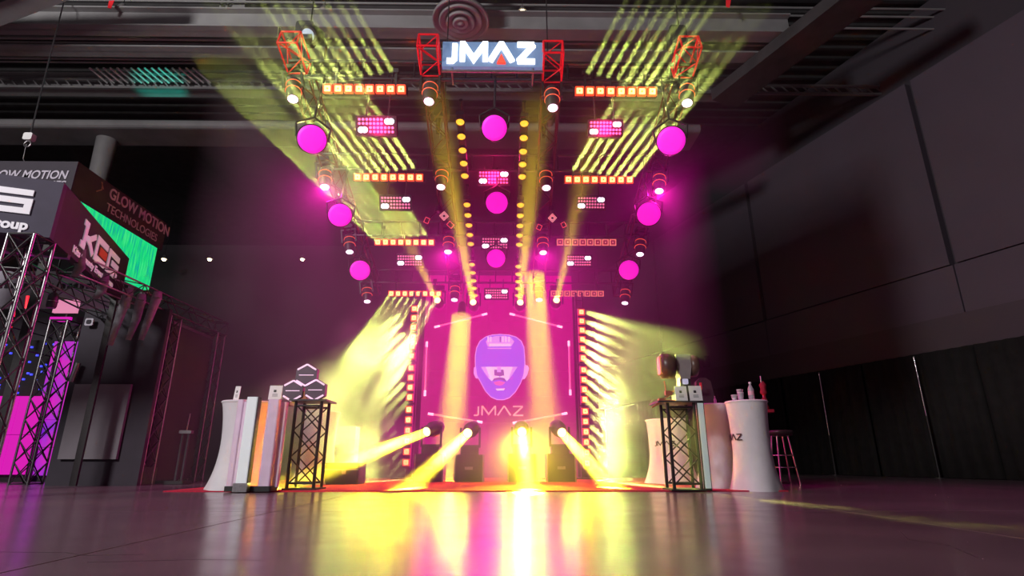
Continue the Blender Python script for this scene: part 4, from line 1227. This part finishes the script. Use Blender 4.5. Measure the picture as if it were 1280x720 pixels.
truss('top_truss', 'dark horizontal truss under the rival header, running away from view', (-5.75, 6.1, 2.62), (-6.6, 9.2, 2.72), .24, M_TRUSSK, .34)
# screens and panels
def screen_pink():
    m = bpy.data.materials.new('pink_screen_content'); m.use_nodes = True
    nt = m.node_tree; b = nt.nodes['Principled BSDF']
    tc = nt.nodes.new('ShaderNodeTexCoord')
    n = nt.nodes.new('ShaderNodeTexNoise'); n.inputs['Scale'].default_value = 1.6; n.inputs['Detail'].default_value = 3
    nt.links.new(tc.outputs['Object'], n.inputs['Vector'])
    cr = nt.nodes.new('ShaderNodeValToRGB'); e = cr.color_ramp.elements
    e[0].position = .32; e[0].color = (.10, .02, .75, 1); e[1].position = .6; e[1].color = (.85, .01, .62, 1)
    k = e.new(.46); k.color = (.50, .02, .75, 1)
    nt.links.new(n.outputs['Fac'], cr.inputs[0]); nt.links.new(cr.outputs[0], b.inputs['Emission Color'])
    b.inputs['Base Color'].default_value = (.02, .01, .02, 1); b.inputs['Emission Strength'].default_value = .75
    m.cycles.emission_sampling = 'NONE'
    return m
M_PINK = screen_pink()
yS = 10.6
a = at(-30, 495, yS); b_ = at(57, 495, yS); 
o = thing('pink_screen', 'bright pink screen standing low behind the nearest truss tower', 'screen', (a.x, yS, 0))
wS = b_.x - a.x; hS = a.z
for i in range(3):
    for j in range(2): MB().box((wS * (i + .5) / 3, 0, .12 + (hS - .12) * (j + .5) / 2), (wS / 3 - .01, .08, (hS - .12) / 2 - .01)).build('panel', mat('hot_pink_screen', (.02, .01, .02), .4, emit=(.80, .006, .52), es=.85), o)
MB().box((wS / 2, .1, .3), (wS, .08, .6)).build('rear_frame', M_BLACK, o)
o = thing('violet_screen', 'tall violet and pink screen behind the second truss tower', 'screen', (at(64, 500, yS + .2).x, yS + .2, 0))
for j in range(5): MB().box((.25, 0, .1 + .5 * (j + .5)), (.85, .08, .49)).build('panel', M_PINK, o)
MB().box((.25, .1, 1.25), (.85, .08, 2.5)).build('rear_frame', M_BLACK, o)
# inner back wall of the rival booth with pale band
o = thing('booth_wall', 'dark inner wall of the rival booth with a pale banner band on top', 'booth wall', (-9.2, 11.2, 0))
MB().box((-.3, .05, 1.6), (4.2, .1, 3.2)).build('panel', M_HDRD, o)
pz0, pz1 = at(50, 385, 11.1).z, at(50, 338, 11.1).z
MB().box((-.3, -.02, (pz0 + pz1) / 2), (3.4, .05, pz1 - pz0)).build('banner', mat('pale_banner', (.42, .39, .46), .7, noise=.1), o)
for i in range(24):
    if i % 6 != 5: MB().box((-1.6 + i * .13, -.05, pz0 + (pz1 - pz0) * .60), (.085, .008, .11)).build('banner_mark', M_HDRD, o)
# lights inside the rival booth
M_REDL = mat('red_tube_light', (1, .05, .05), .4, emit=(1, .02, .05), es=1.0)
for i, (x, y0, y1) in enumerate(((16, 372, 396), (33, 370, 386), (12, 400, 412), (24, 425, 440))):
    A, B = at(x, y1, 10.2), at(x + 2, y0, 10.2)
    o = thing('red_tube', ('tall red tube light nearest the truss tower', 'tall red tube light between the truss chords', 'short red tube light under the taller one', 'lowest red tube light of the rival booth')[i], 'light tube', A, None, 'red tube lights of the rival booth')
    MB().cyl((0, 0, 0), B - A, .03, n=8).build('tube', M_REDL, o)
    MB().cyl((0, 0, -.03), (0, 0, 0), .034, n=8).build('end_cap', M_BLACK, o)
    MB().cyl((0, .02, .05), (0, .98, .05), .012, n=5).build('bracket', M_BLACK, o)
M_BLUD = mat('blue_led', (.1, .1, 1), .4, emit=(.06, .08, 1), es=1.0)
o = thing('blue_led_curtain', 'dark curtain sprinkled with small blue lights inside the rival booth', 'light curtain', (at(0, 440, 10.9).x, 10.9, 0))
MB().box((.5, .03, 1.35), (2.0, .03, 2.6)).build('cloth', M_DRAPE, o)
b = MB()
for i in range(70):
    b.box((random.uniform(-.4, 1.4), 0, random.uniform(1.3, 2.6)), (.035, .03, .035))
b.build('led_points', M_BLUD, o)['kind'] = 'stuff'
pQ = at(75, 378, 10.3); 
o = thing('pink_monitor', 'small pale pink lit screen under the banner band', 'screen', (pQ.x - .1, 10.6, 0))
MB().box((0, 0, pQ.z), (.46, .06, .26)).build('display', mat('pale_pink_screen', (.1, .05, .08), .4, emit=(.9, .30, .50), es=.8), o)
MB().box((-.05, 0, pQ.z - .26), (.4, .05, .09)).build('lower_strip', MATS['hot_pink_screen'], o)
MB().cyl((0, .06, 0), (0, .06, pQ.z), .025, n=8).build('stand_pole', M_BLACK, o)
# hanging lamp in the rival booth
pB = at(66, 375, 7.2)
o = thing('hanging_lamp', 'small dark spotlight hanging under the KEG header', 'spotlight', pB)
MB().lathe([(.05, -.11), (.06, -.08), (.06, .06), (.03, .1)], 14).build('can', M_DGREY, o)
MB().path([(0, 0, .1), (.03, 0, .3), (.08, 0, 2.78 - pB.z + .05)], .012, 5).build('cable', M_BLACK, o)
MB().torus(.062, .006, -.02, 14, 4).build('ring', M_STEEL, o)
# plain grey panel on black wall
yP = 8.9
a, b_ = at(73, 574, yP), at(146, 574, yP); tz = at(120, 385, yP).z
o = thing('grey_panel', 'plain grey panel standing between the two truss towers of the rival booth', 'panel', ((a.x + b_.x) / 2, yP, 0))
MB().box((0, 0, (a.z + 1.52) / 2), (b_.x - a.x, .05, 1.52 - a.z)).build('face', mat('plain_grey_cloth', (.17, .155, .175), .8, noise=.08, nscale=3), o)
MB().box((.1, .08, tz / 2), (b_.x - a.x + .5, .08, tz)).build('black_backing', M_HDRD, o)
MB().rbox((-.42, -.05, tz - .25), (.13, .02, .12), .02, 1).build('small_emblem', M_LETG, o)
MB().rbox((-.42, -.055, tz - .25), (.08, .024, .07), .02, 1).build('emblem_centre', M_HDRD, o)
MB().cyl((-.48, -.06, 1.55), (-.44, -.06, 1.85), .045, n=10).build('door_handle', M_STEEL, o)
# black side wall between towers
xw = at(190, 500, 9.3).x
o = thing('side_wall', 'black side panel between the rear towers of the rival booth', 'panel', (xw - .1, 10.1, 0))
MB().box((.1, 0, 1.35), (.08, 1.4, 2.6)).build('sheet', M_HDRD, o)
MB().box((.1, 0, 2.66), (.1, 1.4, .05)).build('top_rail', M_STEEL, o)
# grey cloth strips tied under the header
for i, (pts) in enumerate((((99, 322), (100, 335), (92, 346)), ((129, 352), (127, 364), (118, 374)), ((160, 368), (148, 400), (137, 432)), ((176, 375), (170, 400), (160, 425)), ((196, 372), (186, 398), (176, 425)))):
    o = thing('cloth_strip', ('short grey cloth strip hanging at the front corner of the KEG header', 'short grey cloth strip below the red bar of KEG', 'long grey cloth strip, first under the green screen',
                              'long grey cloth strip, second under the green screen', 'long grey cloth strip nearest the rear towers')[i], 'cloth', at(*pts[0], (6.8, 7.6, 8.2, 8.2, 8.2)[i]), None, 'grey cloth strips of the rival booth')
    Y = (6.8, 7.6, 8.2, 8.2, 8.2)[i]
    b = MB(); P = [at(x, y, Y) - o.location for x, y in pts]
    P = [P[0] + V((0, 0, (.12, .14, .1, .1, .1)[i]))] + P
    vs = []
    for k, q in enumerate(P):
        w = (.05, .07, .055, .03)[min(k, 3)]
        vs += [q + V((-w, -.02, 0)), q + V((0, -.04 * (k % 2), 0)), q + V((w, .02, 0))]
    b.add(vs, [(3 * k + c, 3 * k + c + 1, 3 * k + c + 4, 3 * k + c + 3) for k in range(len(P) - 1) for c in (0, 1)], True)
    st = b.build('strip', M_GDRAPE, o)
    m_ = st.modifiers.new('thick', 'SOLIDIFY'); m_.thickness = .015
    MB().torus(.05, .012, 0, 10, 4).build('knot', M_GDRAPE, o)
# small things on the floor in front of the rival booth
p = atz(150, 607, 0) + V((0, .3, 0))
o = thing('equipment_case', 'small grey equipment case on the floor by the grey panel', 'case', p)
MB().rbox((0, 0, .13), (.5, .35, .26), .03, 2).build('body', M_DGREY, o)
MB().path([(-.16, -.1, .25), (-.12, -.1, .42), (.08, -.1, .45), (.2, -.1, .3)], .012, 5).build('handle', M_STEEL, o)
for s in (-.15, .15): MB().rbox((s, -.18, .18), (.05, .02, .06), .005, 1).build('latch', M_STEEL, o)
p = atz(213, 606, 0)
o = thing('light_stand', 'slim double-tube stand on the floor beside the rear tower', 'stand', p + V((0, .2, 0)))
hz = at(217, 540, p.y + .2).z
for s in (-.05, .05): MB().cyl((s, 0, .03), (s, 0, hz), .022, n=8).build('tube', M_DGREY, o)
MB().rbox((0, 0, .03), (.32, .28, .05), .02, 2).build('foot', M_BLACK, o)
MB().rbox((0, 0, hz), (.2, .08, .05), .01, 1).build('cross_bar', M_STEEL, o)
MB().cyl((0, 0, hz), (.01, 0, hz + .3), .01, n=6).build('antenna', M_STEEL, o)
# hanging cable with hook
A = atz(82, -6, 10.2); B = at(38, 168, A.y - 1.0)
o = thing('hanging_cable', 'slack rigging cable ending in a small hook box above the rival booth', 'cable', B)
pts = [V((0, 0, 0))] + [(A - B) * t + V((0, -.0, -.5 * t * (1 - t))) for t in (.12, .3, .5, .75, 1.0)]
MB().path(pts, .014, 5).build('cable', M_STEEL, o)
MB().rbox((0, 0, -.06), (.16, .1, .14), .03, 1).build('hook_box', M_WHITE, o)
MB().torus(.06, .015, 0, 12, 5, T((.0, 0, -.2)) @ Matrix.Rotation(math.pi / 2, 4, 'X')).build('hook', M_STEEL, o)
MB().path([(-.02, 0, -.2), (-.0, 0, -.5), (.2, .0, -.8)], .008, 5).build('tail', M_STEEL, o)
# red flag tags in the roof
for x, y, l in ((138, 5, 'small red tag hanging between the roof braces'), (911, 4, 'small red tag hanging high above the outer truss')):
    p = atz(x, y, 10.0)
    o = thing('red_tag', l, 'tag', p)
    MB().add([(-.05, 0, .09), (.06, 0, .1), (.015, .02, -.1), (-.06, .02, -.08)], [(0, 1, 2, 3)]).build('cloth', M_REDL if False else mat('glowing_red_vinyl', (.7, .02, .03), .5, emit=(.7, .01, .02), es=.35), o).modifiers.new('thick', 'SOLIDIFY').thickness = .01  # plain tag, brightened by a glow put into the vinyl
    MB().cyl((0, 0, .15), (0, 0, 11.5 - p.z), .006, n=4).build('string', M_BLACK, o)

# ------------------------------------------------------------------ haze over the booth
BLOBS = [(tuple(at(470, 450, 10.7)), (1.15, .9, 1.3), .9), (tuple(at(392, 535, 9.4)), (1.4, .85, 1.25), 1.9), (tuple(at(450, 570, 9.6)), (1.4, 1.0, .95), 1.0),
         (tuple(at(768, 450, 10.6)), (.7, .9, 1.2), 1.0), (tuple(at(776, 540, 10.1)), (.75, 1.0, 1.15), 1.2), (tuple(at(620, 578, 10.0)), (2.4, 1.6, .8), .22)]
def haze(box, dens, smoke, label, rate):
    x0, x1, y0, y1, z0, z1 = box
    o = MB().box(((x0 + x1) / 2, (y0 + y1) / 2, (z0 + z1) / 2), (x1 - x0, y1 - y0, z1 - z0)).build('haze', None)
    m = bpy.data.materials.new('haze_volume'); m.use_nodes = True
    nt = m.node_tree; n = nt.nodes; L = nt.links; n.clear()
    out = n.new('ShaderNodeOutputMaterial'); vs = n.new('ShaderNodeVolumeScatter')
    L.new(vs.outputs[0], out.inputs['Volume'])
    vs.inputs['Anisotropy'].default_value = .35
    vs.inputs['Color'].default_value = (.98, .98, .98, 1)
    vs.inputs['Density'].default_value = dens
    m.cycles.volume_sampling = 'EQUIANGULAR'
    if smoke:
        tc = n.new('ShaderNodeTexCoord'); sp = n.new('ShaderNodeSeparateXYZ'); L.new(tc.outputs['Object'], sp.inputs[0])
        def ss(sock, a, b, lo, hi):
            r = n.new('ShaderNodeMapRange'); r.interpolation_type = 'SMOOTHSTEP'
            for i, q in enumerate((a, b, lo, hi)): r.inputs[i + 1].default_value = q
            L.new(sock, r.inputs[0]); return r.outputs[0]
        def mul(*a):
            q = a[0]
            for z in a[1:]:
                k = n.new('ShaderNodeMath'); k.operation = 'MULTIPLY'; L.new(q, k.inputs[0]); L.new(z, k.inputs[1]); q = k.outputs[0]
            return q
        def add(a, b):
            k = n.new('ShaderNodeMath'); k.operation = 'ADD'; L.new(a, k.inputs[0]); L.new(b, k.inputs[1]); return k.outputs[0]
        X, Y, Z = sp.outputs
        q = mul(ss(X, -6.3, -3.6, .15, 1), ss(X, 2.0, 3.6, dens, dens * .1))
        # rolling clouds of smoke in front of the cell towers
        no = n.new('ShaderNodeTexNoise'); no.inputs['Scale'].default_value = 1.1; no.inputs['Detail'].default_value = 1
        L.new(tc.outputs['Object'], no.inputs['Vector'])
        rag = ss(no.outputs['Fac'], .34, .62, .15, 1.5)
        for c, r, k in BLOBS:
            if c[1] + r[1] < y0 or c[1] - r[1] > y1: continue
            d = n.new('ShaderNodeVectorMath'); d.operation = 'SUBTRACT'; d.inputs[1].default_value = c; L.new(tc.outputs['Object'], d.inputs[0])
            e = n.new('ShaderNodeVectorMath'); e.operation = 'DIVIDE'; e.inputs[1].default_value = r; L.new(d.outputs[0], e.inputs[0])
            l = n.new('ShaderNodeVectorMath'); l.operation = 'LENGTH'; L.new(e.outputs[0], l.inputs[0])
            q = add(q, mul(ss(l.outputs['Value'], .25, 1, k, 0), rag))
        L.new(q, vs.inputs['Density'])
        m.cycles.volume_step_rate = rate
    o.data.materials.clear(); o.data.materials.append(m)
    tag(o, label, None, kind='stuff')
haze((-3.6, 3.4, 4.9, 5.35, 4.2, 7.2), HAZE * .05, False, 'thinnest haze at the front edge of the lighting stage', 1)
haze((-3.65, 3.45, 5.36, 5.85, 4.1, 7.4), HAZE * .2, False, 'thin haze before the sign', 1)
haze((-3.7, 3.5, 5.86, 6.93, 3.9, 7.6), HAZE * .65, False, 'haze in front of the top row of lights', 1)
haze((-4.4, 2.9, 6.94, 8.72, .02, 7.4), HAZE, False, 'haze under the front half of the rig', 1)
haze((-5.4, 3.4, 8.73, 10.45, 3.72, 7.0), HAZE, False, 'haze around the third row of lights', 1)
haze((-5.4, 3.4, 10.46, 13.0, 3.72, 6.6), HAZE, False, 'haze around the lowest row of lights', 1)
haze((-6.4, 3.8, 8.73, 10.45, .02, 3.71), HAZE, True, 'haze with rolling smoke over the middle of the carpet', 2.0)
haze((-6.4, 3.8, 10.46, 13.0, .02, 3.71), HAZE, True, 'haze with rolling smoke before the screen wall', 2.0)
